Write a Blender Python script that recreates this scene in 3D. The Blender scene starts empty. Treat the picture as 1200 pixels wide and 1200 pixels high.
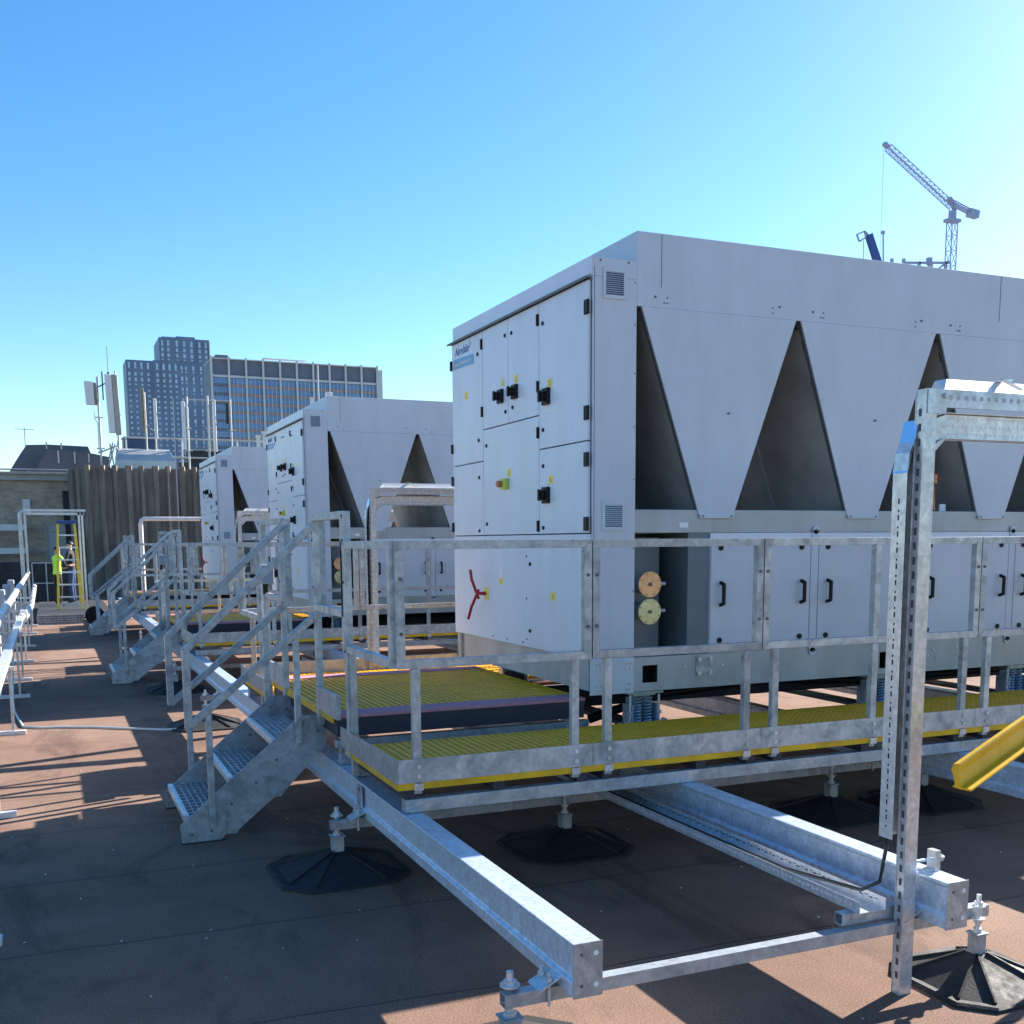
import bpy, math, random
from mathutils import Vector, Matrix
random.seed(7)
R = math.radians
col = bpy.context.scene.collection

# ------------------------------------------------------------------ materials
def newmat(name):
    m = bpy.data.materials.new(name); m.use_nodes = True
    nt = m.node_tree
    return m, nt, nt.nodes['Principled BSDF']

def coords(nt, scale=(1, 1, 1), kind='Object'):
    tc = nt.nodes.new('ShaderNodeTexCoord'); mp = nt.nodes.new('ShaderNodeMapping')
    mp.inputs['Scale'].default_value = scale
    nt.links.new(tc.outputs[kind], mp.inputs['Vector'])
    return mp.outputs['Vector']

def noise(nt, vec, scale, detail=4, rough=.55, dist=0):
    n = nt.nodes.new('ShaderNodeTexNoise'); n.inputs['Scale'].default_value = scale
    n.inputs['Detail'].default_value = detail; n.inputs['Roughness'].default_value = rough
    n.inputs['Distortion'].default_value = dist
    nt.links.new(vec, n.inputs['Vector']); return n.outputs['Fac']

def ramp(nt, fac, stops):
    r = nt.nodes.new('ShaderNodeValToRGB'); e = r.color_ramp.elements
    while len(e) < len(stops): e.new(.5)
    for k, (p, c) in enumerate(stops):
        e[k].position = p; e[k].color = (c[0], c[1], c[2], 1) if len(c) == 3 else c
    nt.links.new(fac, r.inputs['Fac']); return r.outputs['Color']

def mix(nt, fac, a, b, mode='MIX'):
    n = nt.nodes.new('ShaderNodeMix'); n.data_type = 'RGBA'; n.blend_type = mode
    if isinstance(fac, (int, float)): n.inputs[0].default_value = fac
    else: nt.links.new(fac, n.inputs[0])
    for i, v in ((6, a), (7, b)):
        if isinstance(v, tuple): n.inputs[i].default_value = (*v, 1)
        else: nt.links.new(v, n.inputs[i])
    return n.outputs[2]

def bump(nt, p, h, strength=.2, dist=.01):
    b = nt.nodes.new('ShaderNodeBump'); b.inputs['Strength'].default_value = strength
    b.inputs['Distance'].default_value = dist
    nt.links.new(h, b.inputs['Height']); nt.links.new(b.outputs['Normal'], p.inputs['Normal'])

def mth(nt, op, a, b=None, c=None):
    n = nt.nodes.new('ShaderNodeMath'); n.operation = op
    for i, v in enumerate((a, b, c)):
        if v is None: continue
        if isinstance(v, (int, float)): n.inputs[i].default_value = v
        else: nt.links.new(v, n.inputs[i])
    return n.outputs[0]

def plain(name, c, rough=.5, metal=0., var=.08, vs=3., spec=None, bmp=0, bs=60, stretch=(1, 1, 1)):
    """one colour with gentle dirt / tone variation"""
    m, nt, p = newmat(name)
    v = coords(nt, stretch)
    lo = tuple(x * (1 - var) for x in c); hi = tuple(min(1, x * (1 + var)) for x in c)
    cc = ramp(nt, noise(nt, v, vs, 6, .6), [(.3, lo), (.7, hi)])
    nt.links.new(cc, p.inputs['Base Color'])
    rr = ramp(nt, noise(nt, v, vs * 2.3, 4), [(.3, (rough * .85,) * 3), (.7, (min(1, rough * 1.15),) * 3)])
    nt.links.new(rr, p.inputs['Roughness'])
    p.inputs['Metallic'].default_value = metal
    if spec is not None: p.inputs['Specular IOR Level'].default_value = spec
    if bmp: bump(nt, p, noise(nt, v, bs, 4), bmp)
    return m

def galv(name, c=(.42, .465, .51), metal=.5, rough=.42, spangle=28., contrast=.28, streak=True):
    m, nt, p = newmat(name)
    v = coords(nt)
    vo = nt.nodes.new('ShaderNodeTexVoronoi'); vo.inputs['Scale'].default_value = spangle
    nt.links.new(v, vo.inputs['Vector'])
    sp = nt.nodes.new('ShaderNodeSeparateColor'); nt.links.new(vo.outputs['Color'], sp.inputs['Color'])
    cloud = noise(nt, v, 5.5, 7, .62, 1.6)
    a = tuple(x * (1 - contrast) for x in c)
    base = ramp(nt, cloud, [(.36, a), (.5, c), (.68, tuple(min(1, x * 1.18) for x in c))])
    g = ramp(nt, sp.outputs['Red'], [(0, (.86,) * 3), (1, (1.08,) * 3)])
    base = mix(nt, 1., base, g, 'MULTIPLY')
    fine = ramp(nt, noise(nt, v, 40, 5), [(.35, (.9,) * 3), (.65, (1.05,) * 3)])
    base = mix(nt, 1., base, fine, 'MULTIPLY')
    oi = nt.nodes.new('ShaderNodeObjectInfo')
    base = mix(nt, 1., base, ramp(nt, oi.outputs['Random'], [(0, (.84, .84, .84)), (.5, (1., 1., 1.)), (1, (1.14, 1.13, 1.1))]), 'MULTIPLY')
    nt.links.new(base, p.inputs['Base Color'])
    rr = ramp(nt, cloud, [(.3, (rough * 1.25,) * 3), (.7, (rough * .8,) * 3)])
    nt.links.new(rr, p.inputs['Roughness'])
    p.inputs['Metallic'].default_value = metal
    bump(nt, p, noise(nt, v, 18, 5), .06, .004)
    return m

M = {}
M['galv'] = galv('galvanised_steel')
M['galv_lt'] = galv('bright_galvanised_steel', (.64, .67, .70), .5, .33, 60, .10)
M['galv_beam'] = galv('beam_galv_sky_tint', (.56, .65, .77), .38, .34, 70, .07)  # blue base tone carries the sky's reflection on the beam sides
M['paint'] = plain('grey_coat_shade_tint', (.59, .63, .70), .38, 0, .035, 1.2)  # blue of the shaded side panels is put into the coat colour
M['paint_door'] = plain('white_coat_sky_tint', (.70, .76, .87), .33, 0, .02, 1.5)  # lighter, bluer coat: sky light on the door side put into the colour
M['frame'] = plain('grey_steel_sheet', (.44, .47, .49), .45, .25, .1, 2.)
M['frame_dk'] = plain('dark_grey_steel', (.12, .13, .14), .5, .2, .15, 2.)
M['seam'] = plain('seam_shadow_gap', (.07, .075, .09), .7)
M['black'] = plain('black_plastic', (.008, .008, .010), .5, spec=.25)
M['rubber'] = plain('black_rubber', (.016, .017, .019), .72, 0, .35, 9, bmp=.15, bs=90)
M['yellow'] = plain('yellow_fibreglass', (1.0, .44, .010), .5, 0, .14, 6)
M['yellow_rim'] = plain('yellow_fibreglass_edge', (.85, .50, .01), .4, 0, .1, 5)
M['mauve'] = plain('reddish_grip_strip', (.50, .22, .27), .8, 0, .15, 30)
M['sticker'] = plain('yellow_warning_sticker', (.95, .72, .10), .5)
M['white'] = plain('white_plastic', (.82, .82, .82), .45)
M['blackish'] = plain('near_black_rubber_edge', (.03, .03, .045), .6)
M['sky_tint_metal'] = plain('zinc_sky_reflection_tint', (.62, .78, .95), .22, .95)  # blue base colour stands in for the sky's reflection
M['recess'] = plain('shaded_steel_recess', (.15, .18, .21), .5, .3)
M['red'] = plain('red_plastic', (.45, .02, .025), .35)
M['copper'] = plain('copper_pipe', (.50, .23, .12), .35, .8, .2, 12)
M['blue_ink'] = plain('blue_print', (.06, .17, .38), .5)
M['blue_band'] = plain('light_blue_print', (.16, .42, .66), .5)
M['purple_ink'] = plain('purple_print', (.20, .12, .42), .5)
M['clad'] = plain('white_pipe_cladding', (.76, .74, .74), .38, .1, .05, 4)
M['cable'] = plain('white_cable', (.62, .62, .60), .5)
M['blackcable'] = plain('black_cable', (.01, .01, .012), .4)
M['spring'] = plain('blue_grey_spring_steel', (.33, .43, .52), .4, .5, .2, 20)
M['darkroof'] = plain('dark_standing_roof', (.085, .10, .135), .55, .2, .12, .8)
M['cornice'] = plain('pale_cornice_stone', (.42, .39, .34), .8, 0, .15, 3)
M['darkwall'] = plain('dark_painted_wall', (.028, .032, .038), .7, 0, .3, 2)
M['antenna'] = plain('pale_antenna_shell', (.74, .74, .72), .45, 0, .06, 2)
M['tank'] = plain('dull_aluminium', (.48, .50, .50), .45, .5, .12, 2)
M['navy'] = plain('navy_panel', (.018, .05, .13), .4)
M['dull'] = plain('weathered_tan_shell', (.22, .20, .15), .7, 0, .2, 2)
M['vest'] = plain('lime_hi_vis', (.42, .85, .06), .7)
M['jeans'] = plain('blue_denim', (.04, .07, .16), .85)
M['darkcloth'] = plain('dark_cloth', (.02, .022, .03), .85)
M['skin'] = plain('skin_tone', (.45, .27, .19), .55)
M['hair'] = plain('dark_hair', (.012, .01, .01), .6)
M['ladder_y'] = plain('ladder_fibreglass', (.85, .58, .05), .45)
M['blue_top'] = plain('blue_plastic', (.02, .06, .25), .4)
M['crane'] = plain('hazed_crane_steel', (.36, .38, .52), .6)  # pale lavender tone paints the fade of distance haze
M['crane_blue'] = plain('blue_crane_boom', (.03, .08, .28), .5)
M['doorpaint'] = plain('pale_grey_door', (.50, .50, .50), .6)

def coilmat():
    m, nt, p = newmat('coil_fins')
    v = coords(nt, (1, 1, 1))
    w = nt.nodes.new('ShaderNodeTexWave'); w.bands_direction = 'Y'; w.inputs['Scale'].default_value = 55
    w.inputs['Distortion'].default_value = .3
    nt.links.new(v, w.inputs['Vector'])
    c = ramp(nt, w.outputs['Fac'], [(0, (.30, .30, .29)), (1, (.62, .61, .59))])
    c = mix(nt, 1., c, ramp(nt, noise(nt, v, 2.5, 6), [(.3, (.65,) * 3), (.7, (1.15,) * 3)]), 'MULTIPLY')
    nt.links.new(c, p.inputs['Base Color']); p.inputs['Roughness'].default_value = .6; p.inputs['Metallic'].default_value = .3
    return m
M['coil'] = coilmat()

def grime(m, amt=.12):
    nt = m.node_tree; p = nt.nodes['Principled BSDF']
    src = p.inputs['Base Color'].links[0].from_socket
    v = coords(nt, (2.2, 2.2, .6)); v1 = coords(nt)
    f = ramp(nt, noise(nt, v, 2.2, 6, .65), [(.42, (1., 1., 1.)), (.62, (1 - amt, 1 - amt, 1 - amt * 1.15))])
    g = ramp(nt, noise(nt, v1, 1.3, 7, .7), [(.35, (1 - amt * .8,) * 3), (.6, (1., 1., 1.))])
    nt.links.new(mix(nt, 1., mix(nt, 1., src, f, 'MULTIPLY'), g, 'MULTIPLY'), p.inputs['Base Color'])
    bump(nt, p, noise(nt, v1, 1.6, 2), .10, .02)
grime(M['paint'], .06); grime(M['paint_door'], .05); grime(M['frame'], .14); grime(M['clad'], .15); grime(M['yellow_rim'], .25)
def brassmat(name, c):
    m, nt, p = newmat(name)
    v = coords(nt)
    cc = ramp(nt, noise(nt, v, 14, 5, .6, 2), [(.3, tuple(x * .7 for x in c)), (.7, c)])
    nt.links.new(cc, p.inputs['Base Color']); p.inputs['Metallic'].default_value = .45; p.inputs['Roughness'].default_value = .35
    return m
M['brass'] = brassmat('brass_flange', (.92, .52, .26))
M['zinc'] = brassmat('yellow_zinc_flange', (.72, .68, .36))

def feltmat():
    m, nt, p = newmat('mineral_roofing_felt')
    v = coords(nt)
    big = noise(nt, v, .45, 5, .6, .6); mid = noise(nt, v, 3.2, 6, .6); fine = noise(nt, v, 150, 3, .7)
    base = ramp(nt, big, [(.3, (.180, .107, .078)), (.5, (.226, .141, .103)), (.72, (.285, .192, .145))])
    base = mix(nt, .8, base, ramp(nt, mid, [(.3, (.8,) * 3), (.7, (1.12, 1.1, 1.08))]), 'MULTIPLY')
    base = mix(nt, 1., base, ramp(nt, fine, [(.32, (.42,) * 3), (.5, (1., 1., 1.)), (.7, (1.65, 1.62, 1.6))]), 'MULTIPLY')
    sx = nt.nodes.new('ShaderNodeSeparateXYZ'); nt.links.new(v, sx.inputs['Vector'])
    wob = mth(nt, 'MULTIPLY', noise(nt, v, .9, 3), .10)
    yy = mth(nt, 'ADD', mth(nt, 'ADD', sx.outputs['Y'], mth(nt, 'MULTIPLY', sx.outputs['X'], .03)), wob)
    st = noise(nt, coords(nt, (1, .35, 1)), 1.7, 7, .7, 1.2)
    base = mix(nt, .9, base, ramp(nt, st, [(.36, (.66, .66, .68)), (.46, (1., 1., 1.)), (.62, (1., 1., 1.)), (.74, (1.25, 1.2, 1.15))]), 'MULTIPLY')
    fr = mth(nt, 'FRACT', mth(nt, 'DIVIDE', mth(nt, 'ADD', yy, .30), .98))
    line = mth(nt, 'LESS_THAN', fr, .012)
    soft = mth(nt, 'LESS_THAN', fr, .055)
    base = mix(nt, mth(nt, 'MULTIPLY', soft, .07), base, (.05, .04, .04))
    base = mix(nt, mth(nt, 'MULTIPLY', line, .55), base, (.02, .02, .02))
    vo = nt.nodes.new('ShaderNodeTexVoronoi'); vo.inputs['Scale'].default_value = 5.5; nt.links.new(v, vo.inputs['Vector'])
    sc_ = nt.nodes.new('ShaderNodeSeparateColor'); nt.links.new(vo.outputs['Color'], sc_.inputs['Color'])
    spk = mth(nt, 'LESS_THAN', vo.outputs['Distance'], mth(nt, 'MULTIPLY', mth(nt, 'GREATER_THAN', sc_.outputs['Red'], .9), .03))
    nt.links.new(base, p.inputs['Base Color']); p.inputs['Roughness'].default_value = .9
    p.inputs['Specular IOR Level'].default_value = .2
    bump(nt, p, fine, .35, .006)
    return m
M['felt'] = feltmat()

def concretemat():
    m, nt, p = newmat('weathered_board_concrete')
    v = coords(nt); v2 = coords(nt, (3, 3, .25))
    base = ramp(nt, noise(nt, v, 1.1, 7, .65), [(.3, (.17, .15, .125)), (.7, (.31, .275, .23))])
    base = mix(nt, .9, base, ramp(nt, noise(nt, v2, 2.2, 5, .6), [(.35, (.5, .5, .48)), (.65, (1.1,) * 3)]), 'MULTIPLY')
    base = mix(nt, .8, base, ramp(nt, noise(nt, v, 30, 4), [(.3, (.75,) * 3), (.7, (1.15,) * 3)]), 'MULTIPLY')
    nt.links.new(base, p.inputs['Base Color']); p.inputs['Roughness'].default_value = .92
    bump(nt, p, noise(nt, v, 22, 6), .4, .02)
    return m
M['concrete'] = concretemat()

def brickmat():
    m, nt, p = newmat('tan_stock_brick')
    v = coords(nt)
    mp = nt.nodes.new('ShaderNodeMapping'); mp.inputs['Rotation'].default_value = (R(90), 0, 0); nt.links.new(v, mp.inputs['Vector'])
    b = nt.nodes.new('ShaderNodeTexBrick'); nt.links.new(mp.outputs['Vector'], b.inputs['Vector'])
    b.inputs['Scale'].default_value = 1.; b.inputs['Brick Width'].default_value = .23; b.inputs['Row Height'].default_value = .078
    b.inputs['Mortar Size'].default_value = .009
    b.inputs['Color1'].default_value = (.60, .44, .31, 1); b.inputs['Color2'].default_value = (.43, .32, .23, 1); b.inputs['Mortar'].default_value = (.36, .33, .28, 1)
    base = mix(nt, .9, b.outputs['Color'], ramp(nt, noise(nt, v, 2.5, 6), [(.3, (.72,) * 3), (.7, (1.15,) * 3)]), 'MULTIPLY')
    nt.links.new(base, p.inputs['Base Color']); p.inputs['Roughness'].default_value = .9
    return m
M['brick'] = brickmat()
M['city'] = plain('distant_ground', (.16, .17, .16), .9, 0, .3, .02)
M['tower'] = plain('hazed_tower_cladding', (.15, .20, .29), .5, 0, .25, .12, stretch=(1, 1, .2))  # distance haze put into the cladding as a lighter blue
M['towerwin'] = plain('pale_tower_window', (.38, .50, .62), .25, .1, .3, .15)
M['officeband'] = plain('dark_office_louvre', (.15, .165, .21), .6, 0, .12, .4)
M['officefin'] = plain('pale_office_concrete', (.62, .58, .56), .7, 0, .08, .3)
M['officeglass'] = plain('blue_office_glass', (.13, .24, .42), .15, .2, .25, .12)
M['spandrel'] = plain('pinkish_spandrel_panel', (.38, .24, .20), .6, 0, .15, .3)

# ------------------------------------------------------------------ mesh builder
class MB:
    def __init__(s): s.v = []; s.f = []; s.m = []; s.c = []
    def add(s, vs, fs, m=0):
        o = len(s.v); s.c.append((o, len(s.f))); s.v += [tuple(v) for v in vs]
        for f in fs: s.f.append(tuple(i + o for i in f)); s.m.append(m)
        return s
    def box(s, x0, x1, y0, y1, z0, z1, m=0):
        if x0 > x1: x0, x1 = x1, x0
        if y0 > y1: y0, y1 = y1, y0
        if z0 > z1: z0, z1 = z1, z0
        return s.add([(x0, y0, z0), (x1, y0, z0), (x1, y1, z0), (x0, y1, z0), (x0, y0, z1), (x1, y0, z1), (x1, y1, z1), (x0, y1, z1)],
                     [(3, 2, 1, 0), (4, 5, 6, 7), (0, 1, 5, 4), (1, 2, 6, 5), (2, 3, 7, 6), (3, 0, 4, 7)], m)
    def prism(s, poly, axis, a, b, m=0):
        """poly: 2D points in the plane normal to AXIS; x->(y,z) y->(x,z) z->(x,y)"""
        def P(p, t):
            return {'x': (t, p[0], p[1]), 'y': (p[0], t, p[1]), 'z': (p[0], p[1], t)}[axis]
        n = len(poly)
        area = sum(poly[i][0] * poly[(i + 1) % n][1] - poly[(i + 1) % n][0] * poly[i][1] for i in range(n))
        if (area < 0) != (axis == 'y'): poly = poly[::-1]
        vs = [P(p, a) for p in poly] + [P(p, b) for p in poly]
        fs = [tuple(range(n))[::-1], tuple(range(n, 2 * n))] + [(i, (i + 1) % n, n + (i + 1) % n, n + i) for i in range(n)]
        return s.add(vs, fs, m)
    def bar(s, p, q, w, h, up=(0, 0, 1), m=0):
        p, q = Vector(p), Vector(q); d = (q - p).normalized(); u = Vector(up)
        r = d.cross(u)
        if r.length < 1e-5: r = d.cross(Vector((1, 0, 0)))
        r.normalize(); u = r.cross(d)
        vs = []
        for c in (p, q):
            for a, b in ((-1, -1), (1, -1), (1, 1), (-1, 1)): vs.append(c + r * a * w / 2 + u * b * h / 2)
        return s.add(vs, [(0, 1, 2, 3), (7, 6, 5, 4), (1, 0, 4, 5), (2, 1, 5, 6), (3, 2, 6, 7), (0, 3, 7, 4)], m)
    def cyl(s, p, q, r, n=12, r2=None, m=0):
        p, q = Vector(p), Vector(q); d = (q - p).normalized()
        a = d.orthogonal().normalized(); b = d.cross(a); r2 = r if r2 is None else r2
        vs = [p + (a * math.cos(t) + b * math.sin(t)) * r for t in [2 * math.pi * i / n for i in range(n)]]
        vs += [q + (a * math.cos(t) + b * math.sin(t)) * r2 for t in [2 * math.pi * i / n for i in range(n)]]
        return s.add(vs, [tuple(range(n))[::-1], tuple(range(n, 2 * n))] + [(i, (i + 1) % n, n + (i + 1) % n, n + i) for i in range(n)], m)
    def path(s, pts, r, n=8, m=0):
        pts = [Vector(p) for p in pts]; rings = []
        for i, p in enumerate(pts):
            d = (pts[min(i + 1, len(pts) - 1)] - pts[max(i - 1, 0)]).normalized()
            a = d.cross(Vector((0, 0, 1)))
            if a.length < .05: a = d.cross(Vector((0, 1, 0)))
            a.normalize(); b = d.cross(a)
            rings.append([p + (a * math.cos(2 * math.pi * k / n) + b * math.sin(2 * math.pi * k / n)) * r for k in range(n)])
        vs = [v for ring in rings for v in ring]; fs = []
        for i in range(len(pts) - 1):
            for k in range(n):
                fs.append((i * n + k, i * n + (k + 1) % n, (i + 1) * n + (k + 1) % n, (i + 1) * n + k))
        fs += [tuple(range(n))[::-1], tuple(range((len(pts) - 1) * n, len(pts) * n))]
        return s.add(vs, fs, m)
    def each(s, name, mats, parent, smooth=False, bevel=0):
        """one object per shape added"""
        cs = s.c + [(len(s.v), len(s.f))]
        for (v0, f0), (v1, f1) in zip(cs[:-1], cs[1:]):
            k = MB(); k.v = s.v[v0:v1]; k.f = [tuple(i - v0 for i in f) for f in s.f[f0:f1]]; k.m = s.m[f0:f1]
            k.build(name, mats, parent, smooth=smooth, bevel=bevel)
    def build(s, name, mats, parent=None, bevel=0, smooth=False, label=None, origin=None):
        """vertices are given in world space; the object sits at its thing's base"""
        base = Vector((0, 0, 0))
        if parent is not None:
            base = Vector(parent['_b'])
        elif origin is not None: base = Vector(origin)
        me = bpy.data.meshes.new(name)
        me.from_pydata([tuple(Vector(v) - base) for v in s.v], [], s.f)
        for m in (mats if isinstance(mats, (list, tuple)) else [mats]): me.materials.append(M[m] if isinstance(m, str) else m)
        for i, p in enumerate(me.polygons):
            p.material_index = s.m[i]; p.use_smooth = smooth
        me.update()
        o = bpy.data.objects.new(name, me); col.objects.link(o)
        if parent is not None: o.parent = parent
        else: o.location = base
        o['_b'] = tuple(base)
        if bevel:
            b = o.modifiers.new('edge', 'BEVEL'); b.width = bevel; b.segments = 2; b.limit_method = 'ANGLE'; b.angle_limit = R(40)
            for p in me.polygons: p.use_smooth = True
            b.harden_normals = True
        elif smooth:
            try: me.set_sharp_from_angle(angle=R(40))
            except Exception: pass
        if label: o['label'] = label
        return o

def tag(o, label, cat, group=None, kind=None):
    o['label'] = label; o['category'] = cat
    if group: o['group'] = group
    if kind: o['kind'] = kind
    return o

def thing(name, loc, label, cat, group=None):
    o = bpy.data.objects.new(name, None); col.objects.link(o); o.location = loc; o['_b'] = tuple(loc)
    o.empty_display_size = .2
    return tag(o, label, cat, group)

def dup(root, off, label, group=None):
    def cp(o, par):
        c = o.copy(); col.objects.link(c); c.parent = par
        for ch in list(o.children): cp(ch, c)
        return c
    c = cp(root, None); c.location = Vector(root.location) + Vector(off); c['label'] = label
    if group: c['group'] = group
    return c

def struct(name, mb, mat, **k):
    o = mb.build(name, mat, **k); o['kind'] = 'structure'; return o

def text_part(txt, name, mat, parent, pos, size, depth=.002, ax=Vector((0, -1, 0)), ay=Vector((0, 0, 1)), width=None, shear=0):
    cu = bpy.data.curves.new(name, 'FONT'); cu.body = txt; cu.size = size; cu.extrude = depth / 2; cu.shear = shear
    ob = bpy.data.objects.new(name, cu); col.objects.link(ob)
    dg = bpy.context.evaluated_depsgraph_get()
    me = bpy.data.meshes.new_from_object(ob.evaluated_get(dg))
    bpy.data.objects.remove(ob)
    n = ax.cross(ay); xs = [v.co.x for v in me.vertices]; k = 1.
    if width: k = width / (max(xs) - min(xs))
    base = Vector(parent['_b'])
    for v in me.vertices: v.co = Vector(pos) - base + ax * (v.co.x - min(xs)) * k + ay * v.co.y + n * v.co.z
    me.materials.clear(); me.materials.append(M[mat])
    o = bpy.data.objects.new(name, me); col.objects.link(o); o.parent = parent; o['_b'] = tuple(base)
    return o

P = 7.36   # pitch of the three bays
BAYS = ('nearest', 'middle', 'farthest')

# ------------------------------------------------------------------ ground
g = MB(); g.add([(-45, -14, 0), (45, -14, 0), (45, 62, 0), (-45, 62, 0)], [(0, 1, 2, 3)])
struct('roof_deck', g, 'felt')
g = MB(); g.add([(-3000, -3000, -28), (3000, -3000, -28), (3000, 3500, -28), (-3000, 3500, -28)], [(0, 1, 2, 3)])
struct('ground', g, 'city')
g = MB(); g.box(-45, 45, -14.02, 62.02, -28, -.02)
struct('building_mass', g, 'concrete')
rr = random.Random(3); g = MB()
for i in range(260):
    x = rr.uniform(-1.5, 5); y = rr.uniform(2.3, 12); s_ = rr.uniform(.0015, .005)
    a = rr.uniform(0, 3)
    g.bar((x - s_ * math.cos(a), y - s_ * math.sin(a), s_ * .45), (x + s_ * math.cos(a), y + s_ * math.sin(a), s_ * .45), s_ * 1.2, s_ * .8)
tag(g.build('gravel', 'cable'), 'tiny pale stone chips scattered over the felt roof', 'gravel', kind='stuff')

# ------------------------------------------------------------------ the chiller
FX, CX, YN, YF = 2.87, 3.165, 5.5, 7.72
XE = 3.177 + 1.122 * 6
def make_chiller():
    t = thing('rooftop_chiller', (FX, YN, 0), 'nearest white air cooled chiller, the large one with its doors fully in view', 'chiller',
              'white air cooled chillers in a row')
    # control cabinet (its near side carries the two vents)
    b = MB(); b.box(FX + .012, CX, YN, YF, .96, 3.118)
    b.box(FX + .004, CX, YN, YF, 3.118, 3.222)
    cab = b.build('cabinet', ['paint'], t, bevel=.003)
    b = MB(); b.box(FX - .034, FX + .004, YN - .002, YF + .035, 3.104, 3.112)
    b.box(FX - .036, FX - .030, YN - .002, YF + .035, 3.098, 3.112)
    b.build('drip_lip', 'frame_dk', t)
    b = MB(); b.box(FX - .002, FX + .0035, YN - .003, YF, 3.126, 3.222)
    b.build('cabinet_fascia', 'paint_door', t)
    # screws and seams on the near side of the cabinet
    b = MB()
    b.box(FX + .022, FX + .025, YN - .0012, YN, .97, 3.17)
    for z in (1.35, 1.6, 2.0, 2.3, 2.6, 2.87, 3.1):
        b.cyl((CX - .012, YN - .003, z), (CX - .012, YN, z), .004, 8)
    for x in (FX + .06, FX + .24):
        b.cyl((x, YN - .003, 3.205), (x, YN, 3.205), .006, 8)
    b.each('screw', 'frame_dk', t)
    # vents
    for zc in (3.085, 1.79):
        v = MB(); x0, x1 = FX + .075, FX + .225
        v.box(x0, x1, YN - .008, YN, zc - .085, zc - .062); v.box(x0, x1, YN - .008, YN, zc + .062, zc + .085)
        v.box(x0, x0 + .018, YN - .008, YN, zc - .062, zc + .062); v.box(x1 - .018, x1, YN - .008, YN, zc - .062, zc + .062)
        vent = v.build('vent', 'paint', t, bevel=.002)
        s = MB(); s.box(x0 + .018, x1 - .018, YN - .0012, YN, zc - .062, zc + .062, 1)
        for i in range(11):
            z = zc - .056 + i * .0112
            s.add([(x0 + .018, YN - .009, z), (x1 - .018, YN - .009, z), (x1 - .018, YN - .002, z + .007), (x0 + .018, YN - .002, z + .007)], [(0, 1, 2, 3)])
        s.build('louvre', ['paint', 'seam'], vent)
    # doors on the front
    def door(y0, y1, z0, z1, name='door'):
        gap = .0035
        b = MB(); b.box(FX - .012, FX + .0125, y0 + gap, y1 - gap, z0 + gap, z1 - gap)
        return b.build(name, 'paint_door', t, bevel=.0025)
    b = MB(); b.box(FX + .0085, FX + .0135, YN + .012, YF - .004, .965, 3.098)
    b.build('door_rebate', 'seam', t)
    d1 = door(7.108, 7.72, 2.21, 3.10); d1b = door(7.108, 7.72, 1.69, 2.21)
    d2 = door(6.655, 7.108, 2.425, 3.10); d3 = door(6.17, 6.655, 2.425, 3.10)
    d4 = door(6.17, 7.108, 1.69, 2.425); d5 = door(5.515, 6.17, 2.215, 3.10); d6 = door(5.515, 6.17, 1.69, 2.215)
    d7 = door(5.507, 7.724, .955, 1.69, 'access_panel')
    X = FX - .012
    def lock(dr, y, z):
        b = MB(); b.cyl((X - .007, y, z), (X, y, z), .0125, 12); b.build('lock', 'black', dr, smooth=True)
    for dr, y, z in ((d2, 6.70, 2.997), (d3, 6.59, 2.995), (d5, 6.108, 2.967), (d1, 7.192, 2.955), (d1, 7.185, 2.36), (d2, 6.697, 2.505), (d3, 6.578, 2.52),
                     (d5, 6.108, 2.33), (d6, 6.106, 2.11), (d6, 6.106, 1.73), (d4, 7.043, 2.31), (d4, 7.043, 1.769), (d1b, 7.184, 2.10), (d1b, 7.187, 1.724),
                     (d7, 6.311, 1.50), (d7, 6.316, 1.067)):
        lock(dr, y, z)
    def hinge(dr, y, z, h=.075, w=.03):
        b = MB(); b.box(X - .012, X + .004, y - w, y + w * .55, z - h / 2, z + h / 2); b.build('hinge', 'black', dr, bevel=.003)
    for dr, z in ((d5, 2.95), (d5, 2.37), (d6, 2.11), (d6, 1.745)): hinge(dr, 5.528, z, .08)
    for dr, y, z in ((d3, 6.184, 3.00), (d3, 6.184, 2.60), (d4, 6.184, 2.32), (d4, 6.184, 1.742), (d1, 7.118, 3.01), (d1, 7.118, 2.55)):
        hinge(dr, y, z, .07, .012)
    for dr, z in ((d1, 2.95), (d1, 2.34), (d1b, 2.10), (d1b, 1.755)): hinge(dr, 7.728, z, .07, .02)
    b = MB()
    for y, z in ((6.37, 1.55), (6.37, 1.275), (6.37, 1.01), (6.95, .985), (6.7, .985), (6.43, .985)):
        b.cyl((X - .004, y, z), (X, y, z), .007, 8)
    b.each('screw', 'frame_dk', d7)
    # rotary switches
    def switch(dr, y, z, s=.05):
        b = MB(); b.box(X - .022, X, y - s * .9, y + s * .9, z - s, z + s)
        o = b.build('rotary_switch', 'black', dr, bevel=.005)
        k = MB(); k.cyl((X - .05, y, z), (X - .022, y, z), s * .62, 16)
        k.box(X - .062, X - .05, y - .012, y + .012, z - s * .7, z + s * .7)
        k.build('knob', 'black', o, smooth=True)
        w = MB(); w.path([(X - .045, y + math.cos(a) * s * .72, z + math.sin(a) * s * .8) for a in [R(-70 + 14 * i) for i in range(11)]], .0035, 6)
        if s > .048: w.build('guard', 'white', o, smooth=True)
    for dr, y, z, s in ((d2, 6.77, 2.614, .045), (d3, 6.53, 2.614, .045), (d5, 6.05, 2.525, .05), (d6, 6.055, 1.93, .05)): switch(dr, y, z, s)
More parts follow.
